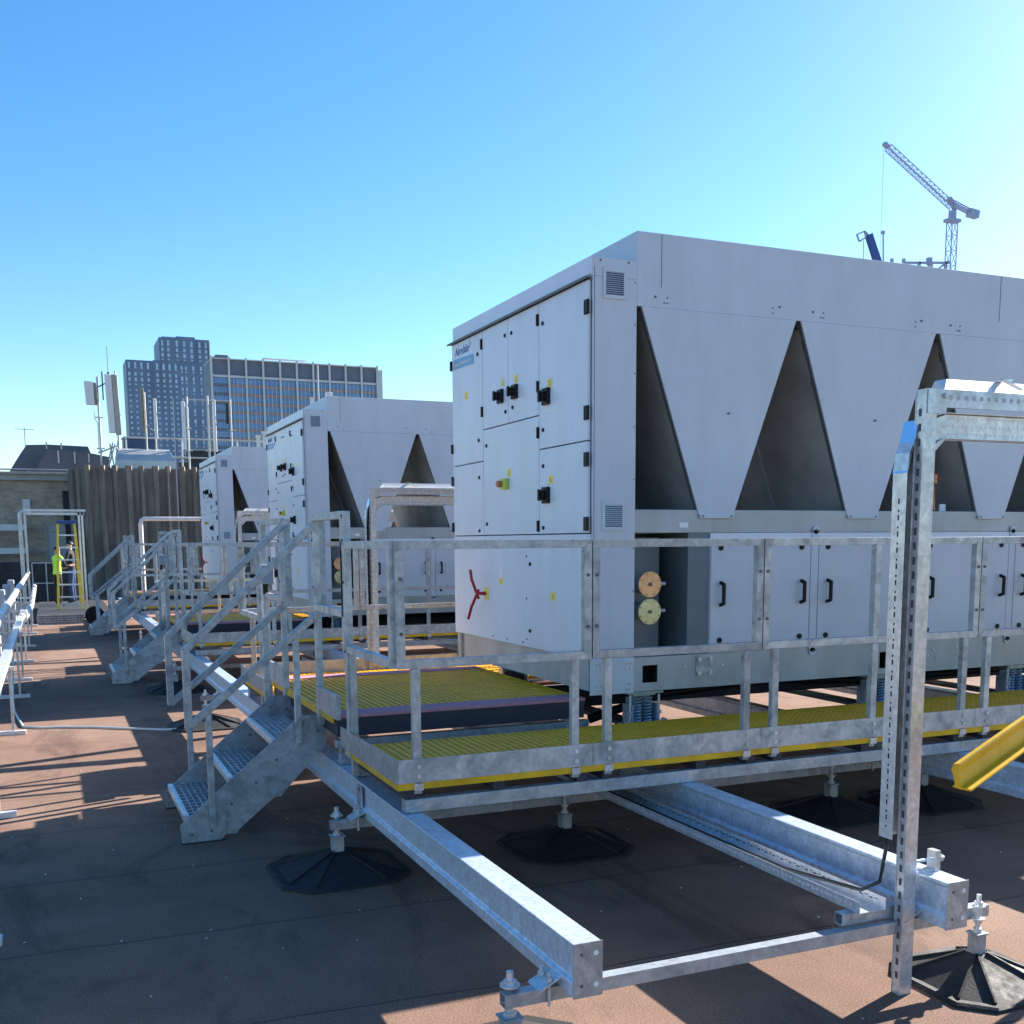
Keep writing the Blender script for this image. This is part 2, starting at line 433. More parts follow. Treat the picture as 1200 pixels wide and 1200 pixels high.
    def sticker(dr, y, z, w, h, mat='sticker', ink=True):
        b = MB(); b.box(X - .0018, X, y - w / 2, y + w / 2, z - h / 2, z + h / 2)
        if ink:
            b.box(X - .0024, X - .0018, y - w * .06, y + w * .06, z - h * .05, z + h * .22, 1); b.box(X - .0024, X - .0018, y - w * .2, y + w * .2, z - h * .26, z - h * .18, 1)
        b.build('warning_label', [mat, 'frame_dk'], dr)
    for a in ((d2, 6.74, 2.70, .05, .05), (d3, 6.52, 2.695, .055, .05), (d5, 6.01, 2.60, .07, .05), (d1, 7.426, 2.70, .06, .055), (d4, 6.646, 2.10, .055, .055), (d6, 6.0, 2.02, .06, .05), (d7, 6.80, 1.375, .06, .045), (d7, 5.972, 1.306, .07, .05)):
        sticker(*a)
    sticker(d7, 6.80, 1.44, .055, .075, 'white', False)
    sticker(d4, 6.67, 1.98, .05, .02, 'white', False)
    sticker(d5, 6.04, 2.44, .05, .02, 'white', False)
    # emergency stop in its yellow-green housing
    b = MB(); b.box(X - .035, X, 6.65, 6.735, 1.995, 2.065); es = b.build('stop_button_box', plain('lime_housing', (.50, .62, .08), .4), d4, bevel=.006)
    b = MB(); b.cyl((X - .065, 6.705, 2.03), (X - .035, 6.705, 2.03), .022, 14); b.build('stop_button', plain('brown_orange_button', (.45, .17, .06), .4), es, smooth=True)
    # long red isolator handle
    b = MB(); b.box(X - .003, X, 7.03, 7.11, 1.235, 1.325); o = b.build('isolator_plate', 'sticker', d7)
    b = MB(); b.cyl((X - .07, 7.085, 1.28), (X - .003, 7.085, 1.28), .010, 16, .014); b.build('isolator_hub', 'red', o, smooth=True)
    b = MB()
    b.bar((X - .055, 7.085, 1.24), (X - .085, 7.135, 1.37), .014, .022, (1, 0, 0)); b.bar((X - .085, 7.135, 1.36), (X - .095, 7.145, 1.45), .014, .022, (1, 0, 0))
    b.bar((X - .055, 7.085, 1.31), (X - .085, 7.14, 1.19), .014, .022, (1, 0, 0)); b.bar((X - .085, 7.14, 1.2), (X - .095, 7.195, 1.09), .014, .022, (1, 0, 0))
    b.build('isolator_handle', 'red', o, bevel=.006)
    # maker's plate: lettering and band
    b = MB(); b.box(X - .0018, X, 7.265, 7.675, 2.905, 3.095)
    pl = b.build('name_panel', plain('pale_blue_white_panel', (.66, .74, .84), .4), d1)
    text_part('Airedale', 'lettering', 'blue_ink', pl, (X - .003, 7.635, 3.005), .085, .002, width=.275)
    b = MB(); b.prism([(7.35, 3.058), (7.372, 3.05), (7.335, 3.078), (7.315, 3.092)], 'x', X - .004, X - .0019)
    b.prism([(7.345, 3.03), (7.37, 3.026), (7.325, 3.05), (7.30, 3.062)], 'x', X - .004, X - .0019); b.build('emblem', 'purple_ink', pl)
    b = MB(); b.prism([(7.675, 2.915), (7.268, 2.905), (7.268, 2.965), (7.31, 2.975), (7.675, 2.985)], 'x', X - .0034, X - .0018)
    bd = b.build('name_band', 'blue_band', pl)
    text_part('TurboChill FreeCool', 'lettering', 'white', bd, (X - .0045, 7.66, 2.932), .036, .002, width=.35)
    # skirt and base frame
    b = MB(); b.box(FX + .02, FX + .026, YN + .05, YF - .085, .765, .955); b.box(FX - .002, FX + .02, YF - .09, YF - .08, .765, .955)
    b.build('skirt', 'frame', t)
    b = MB(); b.box(FX, CX - .001, YN - .004, YN + .002, .745, .96); o = b.build('corner_plate', 'paint', t, bevel=.002)
    b = MB()
    for x in (2.92, 2.945, 3.115, 3.14):
        for z in (.925, .895, .80, .77): b.cyl((x, YN - .011, z), (x, YN - .003, z), .008, 6)
    b.each('bolt', 'galv_lt', o)
    b = MB(); hx = 3.225
    b.box(CX, hx, YN, YN + .008, .75, .955); b.box(hx, hx + .105, YN, YN + .008, .75, .80); b.box(hx, hx + .105, YN, YN + .008, .905, .955)
    b.box(hx + .105, 5.04, YN, YN + .008, .75, .955); b.box(5.04, 5.13, YN, YN + .008, .75, .79); b.box(5.04, 5.13, YN, YN + .008, .90, .955)
    b.box(5.13, XE, YN, YN + .008, .75, .955)
    b.box(CX, XE, YN + .008, YN + .08, .75, .758); b.box(CX, XE, YN + .008, YN + .1, .947, .955)
    b.box(CX, XE, YF - .008, YF, .75, .955); b.box(XE, XE + .008, YN, YF, .75, .955)
    b.build('base_rail', 'frame', t)
    b = MB(); b.box(3.2, 3.36, YN + .1, YN + .12, .78, .93); b.box(5.0, 5.17, YN + .1, YN + .12, .78, .93)
    b.each('fork_pocket', 'black', t)
    b = MB(); b.box(FX + .04, XE - .03, YN + .12, YF - .04, .90, .955); b.box(FX + .3, XE - .3, YN + .35, YN + .40, .76, .90); b.box(FX + .3, XE - .3, YF - .40, YF - .35, .76, .90)
    b.build('floor_pan', 'frame_dk', t)
    b = MB(); b.box(3.60, 3.72, YN - .006, YN, .82, .945); o = b.build('splice_plate', 'galv', t)
    b = MB()
    for x in (3.62, 3.70):
        for z in (.84, .925): b.cyl((x, YN - .016, z), (x, YN - .006, z), .014, 6)
    for x, z in ((3.52, .885), (3.79, .885), (5.46, .86), (5.50, .90), (5.54, .84), (5.42, .88), (5.72, .90), (5.73, .85)): b.cyl((x, YN - .006, z), (x, YN, z), .008, 8)
    b.each('bolt', 'galv_lt', o)
    # upper fan casing
    b = MB(); b.box(CX, XE, YN + .001, YF, 2.975, 3.387)
    fan = b.build('fan_casing', 'paint', t, bevel=.004)
    b = MB()
    b.box(3.325, 3.328, YN - .0008, YN + .001, 3.09, 3.38); b.box(5.957, 5.960, YN - .0008, YN + .001, 3.09, 3.38); b.box(8.2, 8.203, YN - .0008, YN + .001, 3.09, 3.38)
    for k in range(6):
        a = 3.177 + 1.122 * k
        for dx, dz in ((.11, .05), (.17, .02), (.19, .05), (.19, .02), (.93, .02), (.93, .05), (.98, .06)):
            b.cyl((a + dx, YN - .004, 2.985 + dz), (a + dx, YN + .001, 2.985 + dz), .007 if dx in (.11, .98) else .0045, 8)
    b.each('screw', 'frame_dk', fan)
    b = MB()
    for k in range(6):
        for j in (0, 1):
            cx, cy = 3.177 + 1.122 * (k + .5), YN + .56 + j * 1.1
            b.cyl((cx, cy, 3.387), (cx, cy, 3.392), .46, 28, .44)
    b.each('fan_ring', 'frame_dk', t)
    # trapezoid side panels and V coils
    a0 = 3.177
    for k in range(6):
        a = a0 + 1.122 * k
        b = MB(); b.prism([(a + .02, 2.974), (a + 1.105, 2.974), (a + .673, 1.80), (a + .426, 1.80)], 'y', YN - .004, YN + .003)
        b.prism([(a + .426, 1.80), (a + .673, 1.80), (a + .668, 1.778), (a + .431, 1.778)], 'y', YN - .014, YN - .004)
        pn = b.build('side_panel', 'paint', t)
        b = MB(); b.prism([(a + .426 - .004, 1.80), (a + .02 - .006, 2.974), (a + .02 + .004, 2.974), (a + .426 + .006, 1.80)], 'y', YN + .003, YN + .03)
        for x, z in ((a + .447, 1.79), (a + .652, 1.79), (a + .62, 2.40)): b.cyl((x, YN - .018, z), (x, YN - .003, z), .006, 8)
        b.build('edge_trim', 'frame_dk', pn)
        for s in (0, 1):
            xt = a + .03 if s == 0 else a + 1.095; xb = a + .44 if s == 0 else a + .66
            dx = .06 if s == 0 else -.06
            b = MB(); b.prism([(xt, 2.974), (xb, 1.83), (xb + dx, 1.83), (xt + dx, 2.974)], 'y', YN + .031, YF - .01)
            cl = b.build('coil', 'coil', t)
            b = MB()
            for q in range(5):
                f_ = .12 + q * .19; xx = xt + (xb - xt) * f_; zz = 2.974 + (1.83 - 2.974) * f_
                b.prism([(xx - dx * .25, zz + .03), (xx - dx * .02, zz + .03), (xx - dx * .02 + (xb - xt) * .05, zz - .03), (xx - dx * .25 + (xb - xt) * .05, zz - .03)], 'y', YN + .031, YN + .05)
            b.each('coil_clip', 'black', cl)
            b = MB()
            for yy_ in (YN + .75, YN + 1.45):
                b.prism([(xt - dx * .12, 2.96), (xb - dx * .12, 1.84), (xb, 1.84), (xt, 2.96)], 'y', yy_, yy_ + .025)
            b.each('coil_frame', 'frame', cl)
        if k:
            b = MB(); b.box(a - .012, a + .016, YN + .002, YF - .02, 2.93, 2.974); b.build('apex_cap', 'black', t)
    b = MB(); b.box(CX, CX + .006, YN + .01, YF - .01, 1.83, 2.975); b.build('cabinet_back', 'frame_dk', t)
    b = MB(); b.box(XE - .01, XE, YN, YF, .955, 2.975); b.build('end_panel', 'paint', t)
    b = MB(); b.box(CX, XE, YN + .002, YF, 1.692, 1.828); led = b.build('coil_shelf', 'frame', t, bevel=.003)
    b = MB(); b.box(3.47, 3.53, YN - .001, YN + .002, 1.722, 1.752); b.build('notice', 'white', led)
    b = MB(); b.box(5.61, 5.66, YN + .10, YN + .11, 1.83, 1.88); b.build('notice', 'white', led)
    # copper line in the third opening
    b = MB(); b.path([(5.60, YN + .16, 1.84), (5.60, YN + .16, 2.10), (5.575, YN + .16, 2.25), (5.60, YN + .18, 2.5), (5.56, YN + .3, 2.8)], .022, 10)
    b.cyl((5.60, YN + .16, 2.02), (5.60, YN + .16, 2.08), .034, 12); b.bar((5.53, YN + .16, 2.05), (5.68, YN + .16, 2.05), .012, .012)
    b.build('copper_line', 'copper', t, smooth=True)
    # lower section: connection recess and plant doors
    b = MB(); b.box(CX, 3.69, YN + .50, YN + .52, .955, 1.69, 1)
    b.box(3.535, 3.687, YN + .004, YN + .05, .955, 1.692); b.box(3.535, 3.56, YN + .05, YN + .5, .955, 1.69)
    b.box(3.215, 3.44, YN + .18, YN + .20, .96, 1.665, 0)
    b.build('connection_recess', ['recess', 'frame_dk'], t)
    for z, mt in ((1.388, 'brass'), (1.226, 'zinc')):
        b = MB(); b.cyl((3.275, YN + .005, z), (3.275, YN + .02, z), .077, 32)
        fl = b.build('pipe_flange', mt, t, bevel=.002)
        b = MB(); b.cyl((3.275, YN + .02, z), (3.275, YN + .18, z), .055, 20); b.cyl((3.34, YN + .06, z), (3.41, YN + .06, z), .012, 10)
        b.build('pipe_stub', 'frame', fl, smooth=True)
        b = MB(); b.cyl((3.275, YN - .004, z), (3.275, YN + .005, z), .011, 8)
        for i in range(8):
            an = R(22 + 45 * i); b.cyl((3.275 + .066 * math.cos(an), YN + .001, z + .066 * math.sin(an)), (3.275 + .066 * math.cos(an), YN + .005, z + .066 * math.sin(an)), .004, 6)
        b.each('bolt', 'frame_dk', fl)
    b = MB(); b.box(3.69, XE, YN + .006, YN + .012, .957, 1.69); b.build('lower_casing', 'paint', t)
    b = MB(); b.box(3.69, XE, YN - .003, YN + .006, 1.655, 1.688); b.build('top_trim', 'paint_door', t)
    x = 3.69; k = 0
    mull = [4.475 + .855 * i for i in range(7)]
    starts = [3.692] + [m_ + .032 for m_ in mull]; ends = [m_ - .032 for m_ in mull] + [XE - .02]
    for i, (p0, p1) in enumerate(zip(starts, ends)):
        if p1 - p0 < .2: continue
        b = MB(); b.box(p0 + .002, p1 - .002, YN - .008, YN + .006, .965, 1.65)
        dr = b.build('plant_door', 'paint', t, bevel=.003)
        for hx_ in (p0 + .072, p1 - .072):
            h = MB(); h.bar((hx_, YN - .045, 1.255), (hx_, YN - .045, 1.385), .02, .018, (0, 1, 0))
            h.bar((hx_, YN - .008, 1.250), (hx_, YN - .05, 1.265), .02, .02); h.bar((hx_, YN - .008, 1.39), (hx_, YN - .05, 1.375), .02, .02)
            h.build('handle', 'black', dr, bevel=.004)
            for z in (1.60, 1.035):
                h = MB(); h.cyl((hx_ - .004, YN - .016, z), (hx_ - .004, YN - .008, z), .017, 14); h.build('lock', 'black', dr, smooth=True)
    b = MB()
    for m_ in mull: b.box(m_ - .028, m_ + .028, YN - .006, YN + .006, .965, 1.65)
    b.each('mullion', 'paint', t)
    for lx in (4.475, 6.18, 7.9):
        for z in (1.705, .935):
            b = MB(); s = 1 if z > 1.3 else -1
            b.box(lx - .024, lx + .024, YN - .012, YN - .006, min(z, z - s * .05), max(z, z - s * .05)); b.cyl((lx, YN - .012, z), (lx, YN - .006, z), .024, 16)
            b.cyl((lx, YN - .0135, z), (lx, YN - .012, z), .009, 10, m=1)
            b.build('lifting_lug', ['paint', 'seam'], t)
    return t
chillers = [make_chiller()]
chillers.append(dup(chillers[0], (0, P + .02, 0), 'middle white chiller, partly hidden by the stair handrails and standing behind the nearest one'))
chillers.append(dup(chillers[0], (0, 2 * P - .1, 0), 'farthest white chiller in the row, small in view in front of the ribbed concrete wall'))

# ------------------------------------------------------------------ spring isolators
def make_iso(x, y):
    t = thing('spring_isolator', (x, y, .53), 'x', 'spring mount', 'spring isolators under the chillers')
    b = MB(); b.box(x - .11, x + .11, y - .07, y + .07, .53, .54); b.box(x - .09, x - .08, y - .06, y + .06, .54, .66); b.box(x + .08, x + .09, y - .06, y + .06, .54, .66); b.box(x - .08, x + .08, y + .03, y + .04, .54, .70)
    b.build('base_plate', 'spring', t)
    b = MB(); b.box(x - .12, x + .12, y - .07, y + .07, .728, .742); b.box(x - .075, x + .075, y - .05, y + .05, .715, .728)
    b.build('top_plate', 'spring', t)
    for dx in (-.038, .038):
        b = MB(); b.path([(x + dx + .026 * math.cos(a), y - .02 + .026 * math.sin(a), .545 + .17 * i / 100) for i, a in enumerate([i * .55 for i in range(101)])], .0062, 6)
        b.build('spring', 'spring', t, smooth=True)
    b = MB()
    for dx in (-.1, .1):
        b.cyl((x + dx, y - .05, .53), (x + dx, y - .05, .72), .008, 8); b.cyl((x + dx, y - .05, .60), (x + dx, y - .05, .62), .018, 6)
        b.cyl((x + dx * 1.25, y - .085, .555), (x + dx * 1.25, y - .06, .555), .02, 8)
    b.each('levelling_bolt', 'galv_lt', t)
    return t
iso0 = make_iso(3.27, 5.60)
iso0['label'] = 'blue grey spring isolator under the near front corner of the nearest chiller'
dup(iso0, (1.82, 0, 0), 'spring isolator second from the door end along the near side of the nearest chiller')
dup(iso0, (3.10, 0, 0), 'spring isolator under the nearest chiller at the right edge of the photo')
dup(iso0, (0, 1.98, 0), 'spring isolator under the far front corner of the nearest chiller')
dup(iso0, (0, P + .02, 0), 'spring isolator under the near front corner of the middle chiller')
dup(iso0, (1.82, P + .02, 0), 'spring isolator second from the door end of the middle chiller')

# ------------------------------------------------------------------ gratings
def grating(mb, x0, x1, y0, y1, z1, h=.03, pitch=.038, t=.007, tx=None, pitch_y=None):
    n = int((x1 - x0) / pitch); tx = tx or t
    for i in range(n + 1): x = x0 + (x1 - x0) * i / n; mb.box(x - t / 2, x + t / 2, y0, y1, z1 - h, z1)
    n = int((y1 - y0) / (pitch_y or pitch))
    for i in range(n + 1): y = y0 + (y1 - y0) * i / n; mb.box(x0, x1, y - tx / 2, y + tx / 2, z1 - h, z1 - .0015)

def frame_rect(mb, p, q, z0, z1, w=.04, mids=()):
    """upright rectangle of square tube between ground points p and q"""
    h = w / 2
    a = Vector((p[0], p[1], 0)); b_ = Vector((q[0], q[1], 0)); d = (b_ - a).normalized()
    mb.bar(a + Vector((0, 0, z1 - h)), b_ + Vector((0, 0, z1 - h)), w, w)
    mb.bar(a + Vector((0, 0, z0 + h)), b_ + Vector((0, 0, z0 + h)), w, w)
    L = (b_ - a).length; r2 = w / 2 - .001
    for sx, z, sz in ((0, z1, -1), (L, z1, -1), (0, z0, 1), (L, z0, 1)):
        q = 1 if sx == 0 else -1
        mb.bar(a + d * (sx + q * .002) + Vector((0, 0, z + sz * .002)), a + d * (sx + q * (w - .002)) + Vector((0, 0, z + sz * (w - .002))), w + .002, .0025, m=1)
    for s in (h, L - h) + tuple(mids): mb.bar(a + d * s + Vector((0, 0, z0 + w)), a + d * s + Vector((0, 0, z1 - w)), w, w, (0, 1, 0))

WX = 9.2
def make_walkway(mirror, label):
    """yellow grated walkway with guardrail; mirror=True is the one on the far side of the chiller"""
    yo = 4.44; yi = 5.36
    def Y(y): return (13.03 - y) if mirror else y
    t = thing('access_walkway', (1.37, Y(yo), .45), label, 'walkway', 'yellow grated walkways beside the chillers')
    b = MB(); grating(b, 1.38, WX, min(Y(yo + .015), Y(yi)), max(Y(yo + .015), Y(yi)), .592, .012, .042, .021, .018, .040)
    b.build('grating', 'yellow', t)
    s = -1 if not mirror else 1
    b = MB()
    b.box(1.362, WX, Y(yo), Y(yo + .014), .552, .590); b.box(1.362, 1.376, Y(yo + .014), Y(yi), .552, .588); b.box(1.376, WX, Y(yi), Y(yi + .012), .56, .590)
    b.each('edge_rim', 'yellow_rim', t)
    # toe boards
    cuts = [1.362, 2.33, 3.305, 4.775, 6.24, 7.7, WX]
    for a, c in zip(cuts[:-1], cuts[1:]):
        b = MB(); b.box(a + .001, c - .001, Y(yo - .006), Y(yo - .0005), .584, .690); b.build('toe_board', 'galv', t)
    b = MB(); b.box(1.354, 1.3605, Y(yo - .006), Y(yi + .06), .584, .690); b.build('toe_board', 'galv', t)
    # guardrail panels
    yr = yo + .02
    segs = [(1.372, 2.328, ()), (2.334, 3.302, ()), (3.308, 4.772, (.733,)), (4.778, 6.235, (.73,)), (6.241, 7.70, (.73,)), (7.706, WX, (.73,))]
    for a, c, mids in segs:
        b = MB(); frame_rect(b, (a, Y(yr)), (c, Y(yr)), 1.095, 1.655, .038, mids)
        pn = b.build('guardrail_panel', ['galv', 'frame'], t, bevel=.004)
        b = MB()
        for xx in (a + .02, c - .02):
            for z in (1.25, 1.49): b.cyl((xx, Y(yr - .025), z), (xx, Y(yr - .018), z), .008, 8)
        b.each('bolt', 'frame_dk', pn)
        for x in ((a + .085, c - .085) + tuple(a + m_ for m_ in mids)):
            b = MB(); b.box(x - .019, x + .019, Y(yo), Y(yo + .035), .53, 1.095)
            ps = b.build('post', 'galv', t, bevel=.004)
            b = MB()
            for z in (.612, .658): b.cyl((x, Y(yo - .013), z), (x, Y(yo - .006), z), .011, 6)
            b.each('bolt', 'galv_lt', ps)
            b = MB(); b.box(x - .022, x + .022, Y(yo - .010), Y(yo - .002), .548, .580); b.build('clip', 'galv_lt', ps)
    b = MB(); frame_rect(b, (1.372, Y(yr - .02 + .04)), (1.372, Y(5.32)), 1.095, 1.655, .038)
    b.build('guardrail_panel', ['galv', 'frame'], t, bevel=.004)
    b = MB(); b.box(1.366, 1.402, Y(5.23), Y(5.268), .46, 1.095); b.build('post', 'galv', t, bevel=.004)
    # bearers
    for x in (1.42, 1.85, 2.28, 2.42, 2.95, 3.25, 3.42, 4.0, 4.66, 4.88, 5.5, 6.1):
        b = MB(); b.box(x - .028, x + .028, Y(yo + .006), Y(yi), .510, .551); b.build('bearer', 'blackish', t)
    return t
w0 = make_walkway(False, 'yellow grated walkway in the foreground, running along the near side of the nearest chiller')
f0 = make_walkway(True, 'yellow grated walkway on the far side of the nearest chiller, seen behind its stair rails')
dup(w0, (0, P, 0), 'yellow grated walkway along the near side of the middle chiller')
dup(w0, (0, 2 * P, 0), 'yellow grated walkway along the near side of the farthest chiller')
dup(f0, (0, P, 0), 'yellow grated walkway on the far side of the middle chiller')
dup(f0, (0, 2 * P, 0), 'yellow grated walkway on the far side of the farthest chiller')

# ------------------------------------------------------------------ landings in front of the doors
def make_landing():
    t = thing('access_landing', (1.37, 5.66, .60), 'raised yellow grated landing with mauve edges before the doors of the nearest chiller', 'landing',
              'raised yellow landings in front of the chiller doors')
    b = MB(); grating(b, 1.385, 2.905, 5.805, 7.295, .71, .014, .040, .022, .012, .055); b.build('grating', 'yellow', t)
    b = MB(); b.box(1.372, 1.384, 5.66, 7.42, .668, .712); b.box(2.906, 2.916, 5.66, 7.42, .668, .712); b.each('edge_rim', 'yellow_rim', t)
    for y0, y1 in ((5.625, 5.80), (7.30, 7.44)):
        b = MB(); b.box(1.386, 2.904, y0, y1, .698, .716); b.build('grip_strip', 'mauve', t)
    b = MB(); b.box(1.39, 2.90, 5.632, 5.72, .595, .697); b.box(1.39, 2.90, 7.36, 7.41, .60, .698); b.box(1.39, 1.44, 5.73, 7.35, .60, .672); b.box(2.84, 2.89, 5.73, 7.35, .60, .672)
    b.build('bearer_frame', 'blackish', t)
    for x in (1.46, 2.84):
        for y in (5.74, 7.34):
            b = MB(); b.box(x - .03, x + .03, y - .03, y + .03, .445, .672); b.build('leg', 'galv', t)
    b = MB(); b.box(1.40, 2.97, 5.70, 5.745, .52, .565); b.build('cross_tube', 'galv', t, bevel=.003)
    # rails either side of the stair
    for ya, yb in ((5.965, 5.285), (6.86, 7.545)):
        b = MB(); frame_rect(b, (1.372, ya), (1.372, yb), 1.27, 1.805, .038); b.build('guardrail_panel', ['galv', 'frame'], t, bevel=.004)
        s = 1 if yb > ya else -1
        b = MB(); b.box(1.353, 1.391, yb + s * .002, yb + s * .04, .55, 1.805); b.build('post', 'galv', t, bevel=.004)
        b = MB(); b.box(1.353, 1.391, ya - s * .04 + s * .05, ya + s * .05, .62, 1.268); b.build('post', 'galv', t, bevel=.004)
        b = MB(); b.box(1.350, 1.3705, ya + s * .02, ya + s * .50, .716, .845); b.build('toe_board', 'galv', t)
        b = MB()
        for yy, z in ((yb + s * .02, 1.78), (yb + s * .02, 1.66), (yb + s * .02, 1.45), (yb + s * .02, 1.1), (ya + s * .03, 1.66), (ya + s * .03, 1.4)):
            b.cyl((1.347, yy, z), (1.353, yy, z), .007, 8)
        b.each('bolt', 'frame_dk', t)
    return t
l0 = make_landing()
dup(l0, (0, P, 0), 'raised yellow landing before the doors of the middle chiller')
dup(l0, (0, 2 * P, 0), 'raised yellow landing before the doors of the farthest chiller')

# ------------------------------------------------------------------ staircases
def make_stair():
    t = thing('steel_staircase', (.9, 6.4, 0), 'nearest galvanised steel stair of three open treads climbing to the first landing', 'staircase',
              'galvanised stairs up to the chiller landings')
    prof = [(.586, .004), (.80, .004), (.822, .03), (.885, .03), (.90, .055), (1.10, .215), (1.14, .215), (1.165, .25), (1.385, .47), (1.405, .50), (1.405, .655), (1.385, .668), (1.265, .672), (.578, .105)]
    for y0 in (5.97, 6.845):
        b = MB(); b.prism(prof, 'y', y0, y0 + .008)
        st = b.build('stringer', 'galv', t, bevel=.001)
        b = MB(); yy = y0 - .006
        for x, z in ((.64, .05), (.745, .06), (.745, .11), (.86, .20), (1.0, .31), (1.12, .43), (1.255, .54), (1.255, .60), (1.36, .58)):
            b.cyl((x, yy, z), (x, y0, z), .0095, 6)
        b.each('bolt', 'recess', st)
    for x0, z in ((.60, .155), (.85, .345), (1.10, .54)):
        b = MB(); grating(b, x0 + .03, x0 + .24, 5.982, 6.841, z, .020, .031, .0045, .009, .075)
        tr = b.build('tread', 'galv_lt', t)
        b = MB(); b.box(x0, x0 + .028, 5.98, 6.843, z - .036, z + .003); b.build('nosing', 'galv_lt', tr, bevel=.003)
    w = .038
    for y in (5.949, 6.875):
        b = MB()
        b.bar((.645, y, 1.075), (1.405, y, 1.785), w, w); b.bar((.645, y, .655), (1.405, y, 1.275), w, w)
        e = w / 2 + .0012; b.box(.6265, .6675, y - e, y + e, .648, 1.084); b.box(1.385, 1.425, y - e, y + e, 1.262, 1.797)
        hr = b.build('handrail', 'galv', t, bevel=.003)
        for x, z0, z1 in ((.752, .085, .725), (1.245, .52, 1.13)):
            b = MB(); yc = y if y < 6 else y - .002
            b.box(x - .017, x + .017, yc - .015, yc + .015, z0, z1)
            b.cyl((x, yc - .021, z0 + .03), (x, yc - .015, z0 + .03), .01, 6); b.cyl((x, yc - .021, z0 + .08), (x, yc - .015, z0 + .08), .01, 6)
            b.build('post', 'galv', t, bevel=.002)
    b = MB()
    for y in (5.955, 6.83): b.box(.58, .82, y, y + .03, 0, .004)
    b.each('foot_pad', 'rubber', t)
    return t
s0 = make_stair()
dup(s0, (.02, P, 0), 'second galvanised stair along the row, leading up to the middle chiller landing')
dup(s0, (.03, 2 * P, 0), 'farthest galvanised stair, small beside the yellow step ladder')

# ------------------------------------------------------------------ support steel
def make_beam(x, y0, y1, label):
    t = thing('support_beam', (x, y0, .275), label, 'steel beam', 'long galvanised support beams on rubber feet')
    b = MB()
    for s in (0,):
        b.prism([(x, .275), (x + .096, .275), (x + .096, .444), (x, .444), (x, .432), (x + .014, .424), (x + .014, .328), (x, .318)], 'y', y0 + .004, y1)
    b.build('web', 'galv_beam', t, bevel=.003)
    b = MB(); b.box(x - .001, x + .098, y0, y0 + .004, .273, .446); e = b.build('end_plate', 'galv', t)
    b = MB()
    for dz in (.31, .41):
        b.cyl((x + .075, y0 - .0012, dz), (x + .075, y0 + .001, dz), .0085, 14, m=0); b.cyl((x + .026, y0 - .0012, dz), (x + .026, y0, dz), .006, 8, m=1)  # white discs paint the light showing through the holes
    b.each('bolt_hole', ['white', 'frame_dk'], e)
    for y in (5.15 + P * i for i in range(3)):
        b = MB(); b.box(x - .006, x + .0005, y - .04, y + .04, .318, .43)
        for z in (.34, .41): b.cyl((x - .014, y, z), (x - .006, y, z), .011, 6)
        b.build('stiffener_plate', 'galv', t)
    return t
make_beam(1.380, 2.742, 25.5, 'long galvanised beam whose open end reaches the bottom centre of the photo')
make_beam(2.835, 2.712, 25.5, 'long galvanised beam ending beside the perforated strut post at lower right')
make_beam(4.665, 2.72, 25.5, 'galvanised beam running under the walkway at the right edge behind the yellow channel')
make_beam(6.5, 2.72, 25.5, 'galvanised beam farthest right under the chiller row, mostly outside the frame')

def make_foot():
    x, y = 1.255, 5.15
    t = thing('rubber_foot', (x, y, 0), 'x', 'support foot', 'black rubber support feet with threaded posts')
    b = MB(); o_, c = .325, .115
    def octo(r, k): return [(x + a * r, y + d * r) for a, d in ((-1, -k), (-k, -1), (k, -1), (1, -k), (1, k), (k, 1), (-k, 1), (-1, k))]
    A = octo(o_, .62); B = octo(o_ - .012, .62); C_ = octo(o_ - .045, .62); D = octo(.035, .8)
    rings = [(A, 0), (A, .012), (B, .018), (C_, .016), (D, .105)]
    vs = [(p[0], p[1], z) for ring, z in rings for p in ring]; fs = []
    for i in range(len(rings) - 1):
        for k in range(8): fs.append((i * 8 + k, i * 8 + (k + 1) % 8, (i + 1) * 8 + (k + 1) % 8, (i + 1) * 8 + k))
    fs.append(tuple(range(32, 40))); b.add(vs, fs)
    for k in range(8):
        p = C_[k]; q = D[k]; b.bar((p[0], p[1], .019), (q[0], q[1], .108), .010, .012)
    b.build('rubber_base', 'rubber', t)
    b = MB(); b.box(x - .029, x + .029, y - .029, y + .029, .09, .178); b.box(x - .036, x + .036, y - .036, y + .036, .178, .186); b.build('socket', 'galv', t, bevel=.003)
    b = MB(); b.cyl((x, y, .186), (x, y, .33), .0115, 12)
    for z in (.186, .222, .289): b.cyl((x, y, z), (x, y, z + .014), .021, 6)
    b.cyl((x, y, .283), (x, y, .289), .032, 16); b.cyl((x, y, .236), (x, y, .240), .032, 16)
    b.build('threaded_rod', 'galv_lt', t)
    return t
foot0 = make_foot(); foot0['label'] = 'black rubber foot left of the long beam, in front of the nearest stair'
